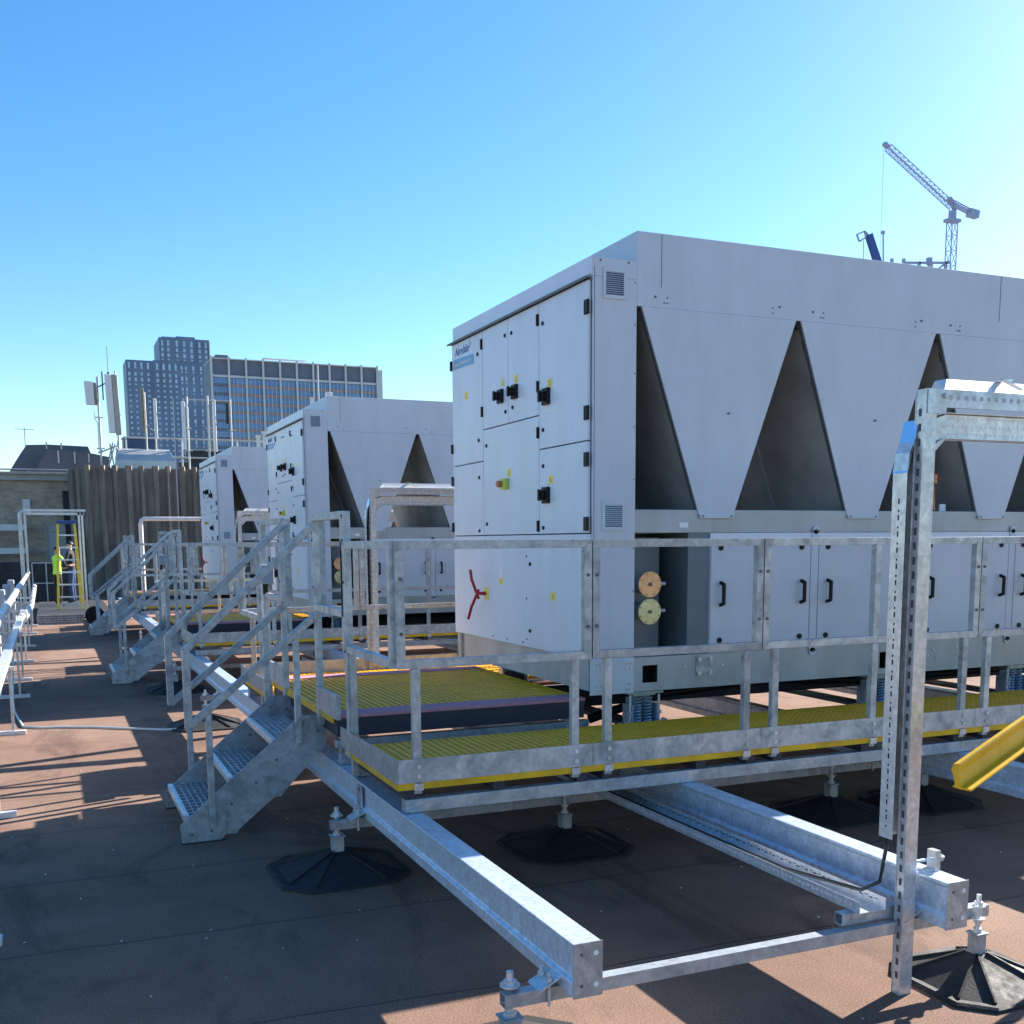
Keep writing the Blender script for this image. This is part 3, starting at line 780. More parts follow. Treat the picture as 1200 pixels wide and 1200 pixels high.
for x, y, lb in ((3.115, 2.83, 'black rubber foot catching the sun at the bottom right corner'),
                 (1.235, 2.895, 'support foot at the bottom centre edge, mostly cut off by the frame'),
                 (2.49, 5.06, 'rubber foot in deep shade beneath the foreground walkway, left of the perforated tray'),
                 (4.264, 5.02, 'rubber foot in shade under the walkway, seen left of the strut post'),
                 (4.98, 5.02, 'rubber foot in shade under the walkway, seen right of the strut post'),
                 (1.235, 9.9, 'black rubber foot left of the beam beyond the nearest stair'),
                 (2.49, 12.4, 'rubber foot in shade under the middle chiller walkway'),
                 (1.235, 12.45, 'black rubber foot beside the second stair'),
                 (1.235, 17.3, 'black rubber foot between the second and farthest stairs'),
                 (2.49, 9.9, 'rubber foot in the sunlit gap between the nearest and middle chillers'),
                 (4.3, 9.9, 'rubber foot in the gap right of the middle of the beams, behind the nearest chiller')):
    f_ = dup(foot0, (x - 1.255, y - 5.15, 0), lb)
    if y == 2.83: f_.scale = (.80, .80, 1)
def tube_x(x0, x1, y, label, z=.2295, s=.044):
    t = thing('cross_tube', (x0, y, z), label, 'steel tube', 'square cross tubes under the beams')
    b = MB(); w = .004; h = s / 2 
    b.box(x0, x1, y - h, y + h, z + s - w, z + s); b.box(x0, x1, y - h, y + h, z, z + w); b.box(x0, x1, y - h, y - h + w, z + w, z + s - w); b.box(x0, x1, y + h - w, y + h, z + w, z + s - w)
    b.build('tube', 'galv', t)
    for bx in (1.380, 2.835, 4.665):
        for sx in (-1, 1):
            xx = bx + (0 if sx < 0 else .096)
            if not (x0 < xx < x1) or (sx > 0): continue
            b = MB(); b.add([(xx - .075, y - .045, z + s + .004), (xx + .010, y - .045, z + s + .046), (xx + .010, y + .045, z + s + .046), (xx - .075, y + .045, z + s + .004),
                             (xx - .075, y - .045, z + s - .002 + .001), (xx + .006, y - .045, z + s + .038), (xx + .006, y + .045, z + s + .038), (xx - .075, y + .045, z + s + .0)],
                            [(0, 1, 2, 3), (7, 6, 5, 4), (0, 4, 5, 1), (2, 6, 7, 3), (0, 3, 7, 4), (1, 5, 6, 2)])
            c = b.build('beam_clamp', 'galv_lt', t)
            b = MB()
            for dy in (-.028, .028):
                b.cyl((xx - .035, y + dy, z - .012), (xx - .035, y + dy, z + s + .055), .0055, 8); b.cyl((xx - .035, y + dy, z + s + .026), (xx - .035, y + dy, z + s + .038), .012, 6)
            b.each('clamp_bolt', 'galv_lt', c)
    return t
tube_x(1.20, 3.19, 2.872, 'square cross tube along the bottom of the photo joining the two nearest beam ends')
tube_x(1.21, 5.1, 5.10, 'square cross tube in shade under the foreground walkway')
tube_x(1.19, 5.1, 9.9, 'square cross tube in the gap between nearest and middle chillers')
tube_x(1.19, 5.1, 12.45, 'square cross tube under the middle chiller walkway')
# deck tubes lying across the beams, one set per bay
for i, nm in enumerate(BAYS):
    for j, (y, wh) in enumerate(((4.47, 'outer edge of the near walkway'), (5.30, 'inner edge of the near walkway'), (5.62, 'near side rail'), (7.60, 'far side rail'), (7.80, 'inner edge of the far walkway'), (8.52, 'outer edge of the far walkway'))):
        yy = y + P * i
        b = MB(); b.box(1.395, WX, yy - .03, yy + .03, .446, .508)
        o = b.build('deck_tube', 'galv', None, bevel=.004, origin=(1.395, yy, .446))
        where = wh + ' of the ' + nm + ' chiller'
        tag(o, 'deck tube under the ' + where, 'steel tube', 'galvanised tubes lying across the beams')

for i, nm in enumerate(BAYS):
    for j, xx in enumerate((3.2, 5.02, 6.3, 8.1)):
        b = MB(); b.box(xx, xx + .14, 5.5 + P * i, 7.74 + P * i, .5085, .5295)
        o = b.build('bearer_plate', 'frame_dk', None, origin=(xx, 5.5 + P * i, .5085))
        tag(o, ('first', 'second', 'third', 'fourth')[j] + ' dark bearer plate from the door end under the ' + nm + ' chiller', 'bearer', 'dark bearer plates under the chillers')
    b = MB(); yy = 6.2 + P * i
    b.box(2.95, 8.9, yy, yy + .12, .56, .70); o = b.build('drain_duct', 'blackish', None, bevel=.01, origin=(2.95, yy, .56)); tag(o, 'black duct slung beneath the ' + nm + ' chiller', 'duct', 'black ducts beneath the chillers')
    b = MB(); b.path([(3.1, 5.95 + P * i, .52), (3.6, 5.9 + P * i, .66), (4.4, 5.95 + P * i, .70), (5.2, 5.88 + P * i, .66), (8.6, 5.9 + P * i, .68)], .028, 10)
    o = b.build('hose', 'black', None, smooth=True, origin=(3.1, 5.95 + P * i, .52)); tag(o, 'black hose looping beneath the ' + nm + ' chiller', 'hose', 'black hoses beneath the chillers')

# ------------------------------------------------------------------ strut goalposts with cable tray and pipe
def slots(b, fixed, a0, a1, along, lo, thick, step=.036, m=1, L=.018, W=.006):
    pass
def make_goalpost():
    y = 2.85
    t = thing('strut_frame', (2.74, y, 0), 'tall slotted strut frame standing on the roof at the right foreground', 'strut frame', 'slotted strut frames carrying cable trays')
    def post(x, name='post'):
        # channel lying open to the left: slotted web between two lit lips, plain broad face towards the viewer
        b = MB(); x0, x1 = x + .010, x + .066
        b.box(x0, x1, y - .021, y - .0185, 0, 2.15); b.box(x0, x1, y + .0185, y + .021, 0, 2.15)
        b.box(x0 + .003, x0 + .005, y - .0185, y + .0185, 0, 2.15); b.box(x1 - .0025, x1, y - .0185, y + .0185, 0, 2.15)
        z = .06
        while z < 2.1:
            b.box(x0 + .0022, x0 + .003, y - .0065, y + .0065, z, z + .026, 1); z += .05
        return b.build(name, ['galv_lt', 'seam'], t)
    post(2.735); post(6.4)
    b = MB(); b.box(2.78, 6.45, y - .0225, y - .0205, 2.10, 2.152); b.box(2.757, 6.45, y - .0205, y + .02, 2.148, 2.152); b.box(2.80, 6.45, y - .0225, y - .010, 2.092, 2.10)
    b.box(2.757, 2.84, y - .0245, y - .0225, 2.07, 2.152)
    x = 2.86
    while x < 6.3: b.cyl((x, y - .0228, 2.126), (x, y - .0225, 2.126), .009, 8, m=1); x += .035
    b.cyl((2.83, y - .034, 2.130), (2.83, y - .0245, 2.130), .009, 6)
    b.build('arm', ['galv_lt', 'frame'], t)
    b = MB(); b.box(2.90, 2.925, y - .01, y + .03, .44, .52); b.box(2.86, 2.93, y - .005, y + .035, .444, .452); b.cyl((2.80, y, .49), (2.95, y, .49), .006, 8); b.cyl((2.925, y, .49), (2.94, y, .49), .014, 6)
    b.build('bracket', 'galv_lt', t)
    # tray: vertical leg, swept bend, horizontal run
    tr = thing('cable_tray', (2.68, y + .03, .58), 'perforated cable tray rising beside the foreground strut post and turning along its arm', 'cable tray', 'perforated cable trays on the strut frames')
    b = MB(); yb = y + .070; yt = y + .066
    xo, xi, zb, zt = 2.712, 2.785, 1.992, 2.078   # vertical outer/inner; horizontal bottom/top
    out = [(xo, .58), (xo, 1.88)]; inn = [(xi, .58), (xi, 1.88)]
    for k in range(1, 6):
        a = R(90 * k / 5 * 1.)
        out.append((xo + (1 - math.cos(a)) * .17, 1.88 + math.sin(a) * (zt - 1.88))); inn.append((xi + (1 - math.cos(a)) * .11, 1.88 + math.sin(a) * (zb - 1.88)))
    out.append((6.4, zt)); inn.append((6.4, zb))
    def strip(pts, y0, y1, th):
        for p, q in zip(pts[:-1], pts[1:]):
            d = Vector((q[0] - p[0], 0, q[1] - p[1])).normalized(); n = Vector((-d.z, 0, d.x)) * th
            b.add([(p[0], y0, p[1]), (q[0], y0, q[1]), (q[0], y1, q[1]), (p[0], y1, p[1]), (p[0] + n.x, y0, p[1] + n.z), (q[0] + n.x, y0, q[1] + n.z), (q[0] + n.x, y1, q[1] + n.z), (p[0] + n.x, y1, p[1] + n.z)],
                  [(0, 1, 2, 3), (7, 6, 5, 4), (0, 4, 5, 1), (2, 6, 7, 3)])
    strip(out, y + .010, yb + .006, .0016); strip(inn, y + .010, yb + .006, .0016)
    for i in range(len(out) - 1):   # tray bed
        b.add([(out[i][0], yt, out[i][1]), (out[i + 1][0], yt, out[i + 1][1]), (inn[i + 1][0], yt, inn[i + 1][1]), (inn[i][0], yt, inn[i][1]),
               (out[i][0], yt + .0016, out[i][1]), (out[i + 1][0], yt + .0016, out[i + 1][1]), (inn[i + 1][0], yt + .0016, inn[i + 1][1]), (inn[i][0], yt + .0016, inn[i][1])],
              [(0, 1, 2, 3), (7, 6, 5, 4)])
    z = .62; k = 0
    while z < 1.78:
        L = .018 if k % 2 else .008
        b.box(xo - .0024, xo - .0016, y + .040, y + .046, z, z + L, 1)
        b.box(xo + .012, xo + .03, yt - .0006, yt, z, z + L + .006, 1)
        z += .028; k += 1
    x = 2.90; k = 0
    while x < 6.35:
        for j, zz in enumerate((zb + .018, zb + .045, zb + .072)):
            if (k + j) % 2: b.box(x, x + .018, y + .0292, y + .030, zz - .002, zz + .002, 2)
            else: b.box(x + .006, x + .010, y + .0292, y + .030, zz - .007, zz + .007, 2)
        x += .022; k += 1
    b.box(2.885, 6.4, y + .030, y + .0316, zb + .002, zt - .002)
    b.build('tray', ['galv_lt', 'black', 'white'], tr)
    # gusset-like bend plate; blue of the outer flange strip paints reflected sky
    b = MB(); b.prism([(2.79, 1.90), (2.892, 1.994), (2.892, 2.076), (2.79, 2.045)], 'y', y + .022, y + .024)
    for px, pz in ((2.80, 2.0), (2.812, 1.965), (2.82, 1.985)): b.bar((px + .01, y + .0215, pz), (px + .016, y + .0215, pz - .016), .0012, .005, (0, 1, 0), m=1)
    b.build('bend_plate', ['galv_lt', 'black'], tr)
    b = MB(); b.prism([(2.7085, 1.872), (2.7095, 1.872), (2.753, 2.05), (2.752, 2.05)], 'y', y + .008, y + .078); b.build('sky_tint_flange', 'sky_tint_metal', tr)
    # insulated pipe with folded cladding lying on the arm
    pp = thing('insulated_pipe', (2.86, y + .05, 2.15), 'white clad pipe with folded cover lying on top of the foreground strut frame', 'pipe', 'white clad pipes on the strut frames')
    b = MB(); prof = [(y - .012, 2.153), (y + .012, 2.172), (y + .03, 2.196), (y + .085, 2.196), (y + .105, 2.165), (y + .11, 2.153)]
    b.prism(prof, 'x', 2.89, 6.4); b.add([(2.84, y - .012, 2.153), (2.84, y + .11, 2.153), (2.89, y + .105, 2.165), (2.89, y + .085, 2.196), (2.89, y + .03, 2.196), (2.89, y + .012, 2.172), (2.89, y - .012, 2.153)],
                                         [(0, 6, 5), (0, 5, 4), (0, 4, 3), (0, 3, 2), (0, 2, 1)])
    b.build('cladding', 'clad', pp, bevel=.002)
    for x in (3.12, 4.2, 5.3):
        b = MB(); b.box(x, x + .03, y - .016, y + .112, 2.197, 2.201); b.bar((x - .02, y - .014, 2.20), (x + .07, y - .02, 2.165), .02, .004); b.build('strap', 'galv_lt', pp)
    c = MB(); c.path([(2.80, y + .05, 2.03), (2.75, y + .05, 1.95), (2.735, y + .05, 1.8), (2.735, y + .05, .9), (2.725, y + .05, .55), (2.71, y + .05, .47), (2.69, y + .04, .42), (2.66, y + .10, .375), (2.63, y + .5, .345), (2.63, y + 2.2, .34)], .007, 10)
    cb = tag(c.build('cable', 'blackcable', None, smooth=True, origin=(2.72, y, .345)), 'black power cable running down inside the foreground tray and along the floor tray', 'cable', 'black cables in the trays')
    return t, tr, pp, cb
gp = make_goalpost()
for off, nm in ((6.9, 'behind the nearest chiller'), (14.5, 'between the middle and farthest chillers')):
    dup(gp[0], (.03, off, 0), 'slotted strut frame standing ' + nm)
    dup(gp[1], (.03, off, 0), 'perforated cable tray bending over ' + nm)
    dup(gp[2], (.03, off, 0), 'white clad pipe on the strut frame ' + nm)
    dup(gp[3], (.03, off, 0), 'black cable in the tray ' + nm)
# fourth frame before the concrete wall
yw = 26.
t = thing('pipe_bridge', (1.97, yw, 0), 'pale pipe frame turning down in front of the ribbed concrete wall', 'pipe')
b = MB(); b.path([(1.98, yw, .1), (1.98, yw, 1.5), (1.98, yw, 2.10), (2.0, yw, 2.18), (2.06, yw, 2.21), (2.5, yw, 2.21), (6.5, yw, 2.21)], .05, 10); b.build('pipe', 'clad', t, smooth=True)
b = MB(); b.box(1.96, 2.0, yw + .06, yw + .10, 0, 2.12); b.build('post', 'galv_lt', t)
# perforated floor tray beside beam two
t = thing('floor_cable_tray', (2.59, 2.85, .3), 'perforated cable tray lying low along the left side of the second beam', 'cable tray')
b = MB(); xa, xb = 2.575, 2.695
b.box(xa, xb, 2.86, 12., .324, .326); b.box(xa, xa + .002, 2.86, 12., .326, .366); b.box(xb - .002, xb, 2.86, 12., .326, .366)
yy = 2.90; k = 0
while yy < 6.5:
    if k % 2: b.box(xa - .0006, xa, yy, yy + .018, .345, .349, 1); b.box(xb - .0026, xb - .002, yy, yy + .018, .345, .35, 2)
    else: b.box(xa - .0006, xa, yy + .006, yy + .01, .338, .354, 1); b.box(xb - .0026, xb - .002, yy, yy + .016, .35, .353, 2)
    yy += .026; k += 1
b.build('tray', ['galv_lt', 'white', 'black'], t)
for y in (2.905, 5.6, 8.4, 11.2):
    b = MB(); b.box(2.52, 2.83, y - .021, y + .021, .28, .284); b.box(2.52, 2.83, y - .021, y - .018, .284, .322); b.box(2.52, 2.83, y + .018, y + .021, .284, .322); b.box(2.52, 2.83, y - .018, y + .018, .3195, .3225); b.build('strut_bracket', 'galv', t)

# yellow channel leaning in from the right
t = thing('yellow_channel', (3.05, 2.6, .85), 'yellow ribbed fibreglass channel sticking in from the right edge', 'channel')
p0, p1 = Vector((2.66, 2.52, .895)), Vector((4.10, 2.90, 1.265)); b = MB()
d = (p1 - p0).normalized(); s_ = d.cross(Vector((0, 0, 1))).normalized(); u = s_.cross(d)
prof = [(-.035, .0), (-.032, .018), (-.006, .030), (.0, .024), (.040, .020), (.052, .030), (.056, .0), (.056, -.035), (.050, -.035), (.048, .0), (.0, .006), (-.029, -.002)]
vs = [c + u * (-a * 1.0) + s_ * h for c in (p0, p1) for a, h in [(q[0], -q[1]) for q in prof]]
n = len(prof); b.add([tuple(v) for v in vs], [tuple(range(n)), tuple(range(n, 2 * n))[::-1]] + [(i, n + i, n + (i + 1) % n, (i + 1) % n) for i in range(n)])
b.build('channel_section', 'yellow_rim', t)
b = MB(); b.box(4.0, 4.04, 2.86, 2.90, 0, 1.235); b.build('prop', 'galv', t)

# switch on its post between landing and far walkway
for i, nm in enumerate(BAYS[:2]):
    if i == 0:
        t0 = thing('isolator_switch', (1.36, 7.45, .44), 'grey isolator switch box on a strut post between the first landing and its far walkway', 'switch box', 'switch boxes on strut posts')
        b = MB(); b.box(1.345, 1.385, 7.43, 7.47, .44, 1.36); b.build('post', 'galv_lt', t0)
        b = MB(); b.box(1.325, 1.41, 7.36, 7.47, 1.37, 1.50); o = b.build('switch_box', plain('grey_switch_case', (.30, .35, .42), .5), t0, bevel=.008)
        b = MB(); b.cyl((1.41, 7.41, 1.44), (1.44, 7.41, 1.44), .03, 12); b.build('knob', 'black', o); b = MB(); b.cyl((1.36, 7.42, 1.30), (1.36, 7.42, 1.37), .022, 10); b.build('cable_gland', 'black', o)
    else: dup(t0, (0, P, 0), 'grey isolator switch box beside the middle chiller landing')

# ------------------------------------------------------------------ left side pipe run
t = thing('pipe_run', (-.5, 4, 0), 'white clad pipe running along the left edge of the roof above its brackets', 'pipe')
b = MB(); b.cyl((-.5, 3.2, .89), (-.5, 30, .93), .042, 16); b.build('pipe', 'clad', t, smooth=True)
b = MB()
for y in (6, 9, 12.0, 13.8, 17, 19.5, 20.6, 25): b.cyl((-.5, y, .892 + y * .001), (-.5, y + .35, .893 + y * .001), .052, 16)
b.build('pipe_collar', 'galv_lt', t, smooth=True)
t = thing('trunking_run', (-.4, 4, 0), 'flat galvanised cable trunking running lower than the white pipe on the left', 'cable trunking')
b = MB(); b.box(-.45, -.37, 3.2, 16.5, .60, .655); b.build('trunking', 'galv_lt', t, bevel=.004)
b = MB(); b.path([(-.41, 16.5, .63), (-.40, 17.5, .60), (-.36, 19, .50), (-.38, 21, .47), (-.37, 23, .45), (-.36, 26, .55), (-.35, 28, .65)], .05, 12); b.build('hose', 'clad', t, smooth=True)
b = MB(); b.box(-.43, -.33, 16.9, 17.2, .56, .70); b.box(-.42, -.32, 18.7, 19.0, .46, .58); b.box(-.43, -.34, 20.8, 21.2, .42, .54); b.build('coupling', 'galv_lt', t, bevel=.01)
ps = thing('pipe_stand', (-.48, 7.03, 0), 'x', 'pipe stand', 'small strut stands under the left pipes')
y = 7.03
b = MB(); b.box(-.75, -.27, y - .03, y + .03, .0, .035); b.build('foot_bar', 'clad', ps, bevel=.003)
for x in (-.56, -.37):
    b = MB(); b.box(x - .012, x + .012, y - .012, y + .012, .035, .86 if x < -.5 else .60); b.build('leg', 'galv_lt', ps)
b = MB(); b.box(-.60, -.33, y - .015, y + .015, .565, .598); b.box(-.58, -.43, y - .015, y + .015, .83, .86); b.build('crossbar', 'galv_lt', ps)
ps['label'] = 'pipe stand with a white foot bar lowest at the left edge of the photo'
for yy, lb in ((4.75, 'nearest pipe stand at the lower left corner, nearly cut off'), (10.15, 'second visible white foot pipe stand up the left edge, beside the ground cable'), (12.6, 'pipe stand shaded by the middle chiller'), (14.2, 'pipe stand between the shaded strip and the sunlit strip'),
               (16.4, 'pipe stand level with the striped sunlit patch'), (18.9, 'pipe stand beyond the striped sunlit patch'), (21.6, 'pipe stand just before the grated step'), (23.6, 'pipe stand beside the grated step')):
    dup(ps, (0, yy - 7.03, 0), lb)
blk = None
for i, yy in enumerate((13.5, 16.0, 18.5, 21.0, 23.5)):
    lb = 'grey upright service box behind the left pipe, ' + ('nearest', 'second', 'third', 'fourth', 'fifth')[i] + ' along the row'
    if blk is None:
        blk = thing('service_box', (-.72, yy, 0), lb, 'service box', 'grey service boxes behind the left pipe')
        b = MB(); b.box(-.78, -.66, yy - .1, yy + .1, .12, .95); b.build('case', plain('service_grey', (.42, .45, .50), .5), blk, bevel=.02)
        b = MB(); b.box(-.77, -.74, yy - .08, yy - .05, 0, .12); b.box(-.70, -.67, yy - .08, yy - .05, 0, .12); b.build('leg', 'galv', blk)
    else: dup(blk, (0, yy - 13.5, 0), lb)
c = MB(); c.path([(-.44, 13.6, .58), (-.44, 13.2, .30), (-.43, 12.2, .02), (-.40, 11.5, .012), (-.303, 10.5, .012), (-.15, 10.36, .012), (.002, 10.33, .012), (.3, 10.18, .012), (.562, 9.98, .012), (.84, 9.77, .012), (1.155, 9.7, .012), (1.6, 9.75, .012), (2.4, 9.7, .012)], .0105, 8)
tag(c.build('cable', 'cable', None, smooth=True, origin=(0, 10.3, 0)), 'thin white cable snaking over the sunlit felt between left pipes and beams', 'cable')

# ------------------------------------------------------------------ far end of the terrace
t = thing('grated_step', (.14, 24, 0), 'low galvanised step with a mesh front at the end of the path', 'step')
b = MB(); b.box(-.29, .60, 24.02, 29.8, .165, .19); b.build('deck', 'darkwall', t)
b = MB(); b.box(-.29, .60, 24.012, 24.018, 0, .165, 1)
for i in range(34): x = -.29 + .89 * i / 33; b.box(x - .006, x + .006, 23.99, 24.012, 0, .185)
for z in (.0, .045, .09, .135, .18): b.box(-.29, .60, 23.985, 24.012, z, z + .012)
b.build('mesh_front', ['galv', 'darkwall'], t)
g = MB(); g.box(-14, -.30, 24.6, 32.9, 0, .03); g.box(.61, 1.35, 25.6, 35.8, 0, .03); g.box(-.29, .60, 29.85, 32.9, 0, .03)  # dark sheets and strips paint the shadow lying on this end of the roof
for i in range(14): g.box(-14, -.9, 24.9 + i * .55, 25.1 + i * .55, .03, .10)
struct('painted_shade_floor', g, 'darkwall')
# step ladder
t = thing('step_ladder', (.40, 26.2, .19), 'yellow and silver step ladder standing open at the end of the path', 'ladder')
zt = 2.13; LX = (.135, .655); TX = (.235, .585); y0 = 26.0; yt_ = 26.55; y1 = 27.2
for k in (0, 1):
    b = MB(); b.bar((LX[k], y0, .19), (TX[k], yt_, zt), .055, .035, (0, 1, 0)); b.build('front_stile', 'ladder_y', t)
    b = MB(); b.bar((LX[k] + .02 * (1 - 2 * k), y1, .19), (TX[k], yt_ + .06, zt), .045, .03, (0, 1, 0)); b.build('rear_stile', 'ladder_y', t)
for i in range(1, 7):
    f = i / 7; xl = LX[0] + (TX[0] - LX[0]) * f; xr = LX[1] + (TX[1] - LX[1]) * f; yy = y0 + (yt_ - y0) * f; z = .19 + (zt - .19) * f
    b = MB(); b.box(xl, xr, yy - .04, yy + .05, z - .02, z + .012); b.build('tread', 'galv_lt', t)
b = MB(); b.box(TX[0] - .03, TX[1] + .03, yt_ - .06, yt_ + .12, zt - .02, zt + .05); b.build('top_cap', 'blue_top', t, bevel=.01)
b = MB(); b.bar((.16, y0 + .03, .32), (.64, y0 + .03, .32), .04, .03); b.bar((.145, y0, .22), (.24, y0 + .02, .33), .03, .02); b.bar((.65, y0, .22), (.56, y0 + .02, .33), .03, .02); b.build('brace', 'galv_lt', t)
# portal frame
yy = 28.
t = thing('portal_frame', (.15, yy, 0), 'pale blue grey goalpost frame over the step ladder', 'frame')
b = MB(); b.box(-.62, -.53, yy - .03, yy + .03, 0, 2.3); b.box(-.49, -.44, yy - .03, yy + .03, 0, 2.46); b.build('left_post'.replace('left_', ''), 'galv_lt', t)
b = MB(); b.box(.70, .745, yy - .03, yy + .03, 0, 2.40); b.box(.775, .82, yy - .03, yy + .03, 0, 2.40); b.build('post', 'galv_lt', t)
b = MB(); b.box(-.49, .88, yy - .04, yy + .04, 2.42, 2.475); b.box(-.44, .84, yy - .03, yy + .03, 2.34, 2.40); b.build('beam', 'galv_lt', t)
b = MB(); b.path([(-.575, yy, 2.28), (-.57, yy, 2.36), (-.53, yy, 2.42), (-.48, yy, 2.44)], .05, 10); b.build('elbow', 'galv_lt', t, smooth=True)
# reel of yellow and black cable
t = thing('cable_reel', (.80, 23.3, 0), 'black and yellow cable reel on the roof beside the farthest stair', 'cable reel')
b = MB(); b.cyl((.80, 23.15, .20), (.80, 23.45, .20), .10, 20); b.build('drum', 'ladder_y', t, smooth=True)
b = MB()
for y_ in (23.13, 23.45): b.cyl((.80, y_, .20), (.80, y_ + .02, .20), .185, 24)
b.box(.66, .94, 23.15, 23.45, .0, .03); b.build('flange', 'black', t)

def person(name, label, x, y, zfoot, H, arms, mats, facing=0., lean=0.):
    """one skinned body; clothing shells as children"""
    t = None
    k = H / 1.75
    J = {'pel': (0, 0, .95), 'sp': (0, lean * .3, 1.15), 'ch': (0, lean * .6, 1.35), 'nk': (0, lean * .9, 1.50), 'hd': (0, lean, 1.60), 'ht': (0, lean, 1.72),
         'lh': (-.10, 0, .90), 'lk': (-.11, .03, .50), 'la': (-.11, -.01, .09), 'lt': (-.11, .14, .04), 'rh': (.10, 0, .90), 'rk': (.11, .03, .50), 'ra': (.12, -.01, .09), 'rt': (.12, .14, .04),
         'ls': (-.19, lean * .8, 1.42), 'rs': (.19, lean * .8, 1.42)}
    J['le'], J['lw'], J['lf'], J['re'], J['rw'], J['rf'] = arms
    E_ = [('pel', 'sp'), ('sp', 'ch'), ('ch', 'nk'), ('nk', 'hd'), ('hd', 'ht'), ('pel', 'lh'), ('lh', 'lk'), ('lk', 'la'), ('la', 'lt'), ('pel', 'rh'), ('rh', 'rk'), ('rk', 'ra'), ('ra', 'rt'),
          ('ch', 'ls'), ('ls', 'le'), ('le', 'lw'), ('lw', 'lf'), ('ch', 'rs'), ('rs', 're'), ('re', 'rw'), ('rw', 'rf')]
    rad = {'pel': .14, 'sp': .125, 'ch': .14, 'nk': .055, 'hd': .085, 'ht': .07, 'lh': .09, 'rh': .09, 'lk': .058, 'rk': .058, 'la': .042, 'ra': .042, 'lt': .035, 'rt': .035,
           'ls': .06, 'rs': .06, 'le': .043, 're': .043, 'lw': .03, 'rw': .03, 'lf': .03, 'rf': .03}
    names = list(J); ix = {n_: i for i, n_ in enumerate(names)}
    me = bpy.data.meshes.new(name)
    me.from_pydata([tuple(c_ * k for c_ in J[n_]) for n_ in names], [(ix[a], ix[b_]) for a, b_ in E_], [])
    tmp = bpy.data.objects.new(name, me); col.objects.link(tmp)
    md = tmp.modifiers.new('skin', 'SKIN')
    for n_ in names:
        sv = me.skin_vertices[0].data[ix[n_]]; sv.radius = (rad[n_] * k, rad[n_] * k * (.75 if n_ in ('pel', 'sp', 'ch') else 1)); sv.use_root = n_ == 'pel'
    tmp.modifiers.new('sub', 'SUBSURF').levels = 2
    dg = bpy.context.evaluated_depsgraph_get(); dg.update()
    m2 = bpy.data.meshes.new_from_object(tmp.evaluated_get(dg)); bpy.data.objects.remove(tmp)
    for mm in mats + ['darkcloth']: m2.materials.append(M[mm])
    for p_ in m2.polygons:
        c = p_.center; p_.use_smooth = True
        hand = min((Vector(c) - Vector(J[q]) * k).length for q in ('lf', 'rf', 'lw', 'rw')) < .09 * k
        arm = abs(c.x) > .185 * k and c.z < 1.36 * k
        p_.material_index = (4 if arm and not hand else 0) if arm else 3 if c.z < .09 * k else (2 if c.z < .93 * k and not hand else (0 if (c.z > 1.5 * k or hand) else 1))
    o = bpy.data.objects.new('person', m2); col.objects.link(o); o.location = (x, y, zfoot); o.rotation_euler = (0, 0, facing)
    tag(o, label, 'person', 'people working behind the ladder')
    o['_b'] = (0, 0, 0)
    hb = MB(); c0 = Vector(J['hd']) * k
    vs = []; fs = []
    for i in range(7):
        for j in range(12):
            ph_ = R(8 + 70 * i / 6); th = 2 * math.pi * j / 12
            vs.append(c0 + Vector((.098 * k * math.sin(ph_) * math.cos(th), -.015 * k + .108 * k * math.sin(ph_) * math.sin(th), .02 * k + .115 * k * math.cos(ph_))))
    for i in range(6):
        for j in range(12): fs.append((i * 12 + j, i * 12 + (j + 1) % 12, (i + 1) * 12 + (j + 1) % 12, (i + 1) * 12 + j))
    fs.append(tuple(range(12))[::-1]); hb.add(vs, fs)
    hb.build('hair', 'hair', o, smooth=True)
    return o
person('person', 'person in a lime hi-vis vest and dark trousers half hidden behind the step ladder', .16, 27.6, .19, 1.42,
       [(-.27, .05, 1.15), (-.24, .25, 1.10), (-.23, .34, 1.10), (.27, .12, 1.16), (.26, .34, 1.18), (.26, .43, 1.19)], ['skin', 'vest', 'darkcloth', 'rubber'], R(-60), .05)
person('person', 'person in a dark top and blue jeans standing right of the one in lime', .52, 28.6, .19, 1.55,
       [(-.27, .10, 1.16), (-.20, .33, 1.20), (-.19, .42, 1.22), (.27, .05, 1.15), (.24, .22, .98), (.23, .30, .95)], ['skin', 'darkcloth', 'jeans', 'rubber'], R(75), .05)

# dark lean plant base, brick building, concrete plant room
t = thing('brick_building', (-6, 40, 0), 'tan brick rooftop building with a pale cornice at the left edge', 'building')
b = MB(); b.box(-14, .95, 40, 46, 0, 3.78); b.build('wall', 'brick', t)
b = MB(); b.box(-14.1, 1.05, 39.85, 46.1, 3.78, 3.98); b.box(-14.1, 1.1, 39.75, 46.1, 3.98, 4.06); b.build('cornice', 'cornice', t, bevel=.01)
b = MB(); b.box(-.04, .76, 39.93, 40, .99, 2.37); dr = b.build('door', 'doorpaint', t)
b = MB(); b.box(-.04, .76, 39.90, 39.93, 2.31, 2.37); b.box(-.04, .01, 39.9, 39.93, .99, 2.31); b.box(.34, .36, 39.91, 39.93, .99, 2.31); b.box(.05, .7, 39.91, 39.93, 2.05, 2.08); b.build('door_frame', 'cornice', dr)
b = MB(); b.box(-.70, -.47, 39.93, 40, 2.62, 3.16); b.build('notice', 'antenna', t)
b = MB(); b.cyl((-14, 39.7, 4.13), (1.1, 39.7, 4.13), .025, 8)
for i in range(12): b.box(-13 + i * 1.25, -12.96 + i * 1.25, 39.72, 39.78, 4.06, 4.15)
b.build('roof_rail', 'frame', t)
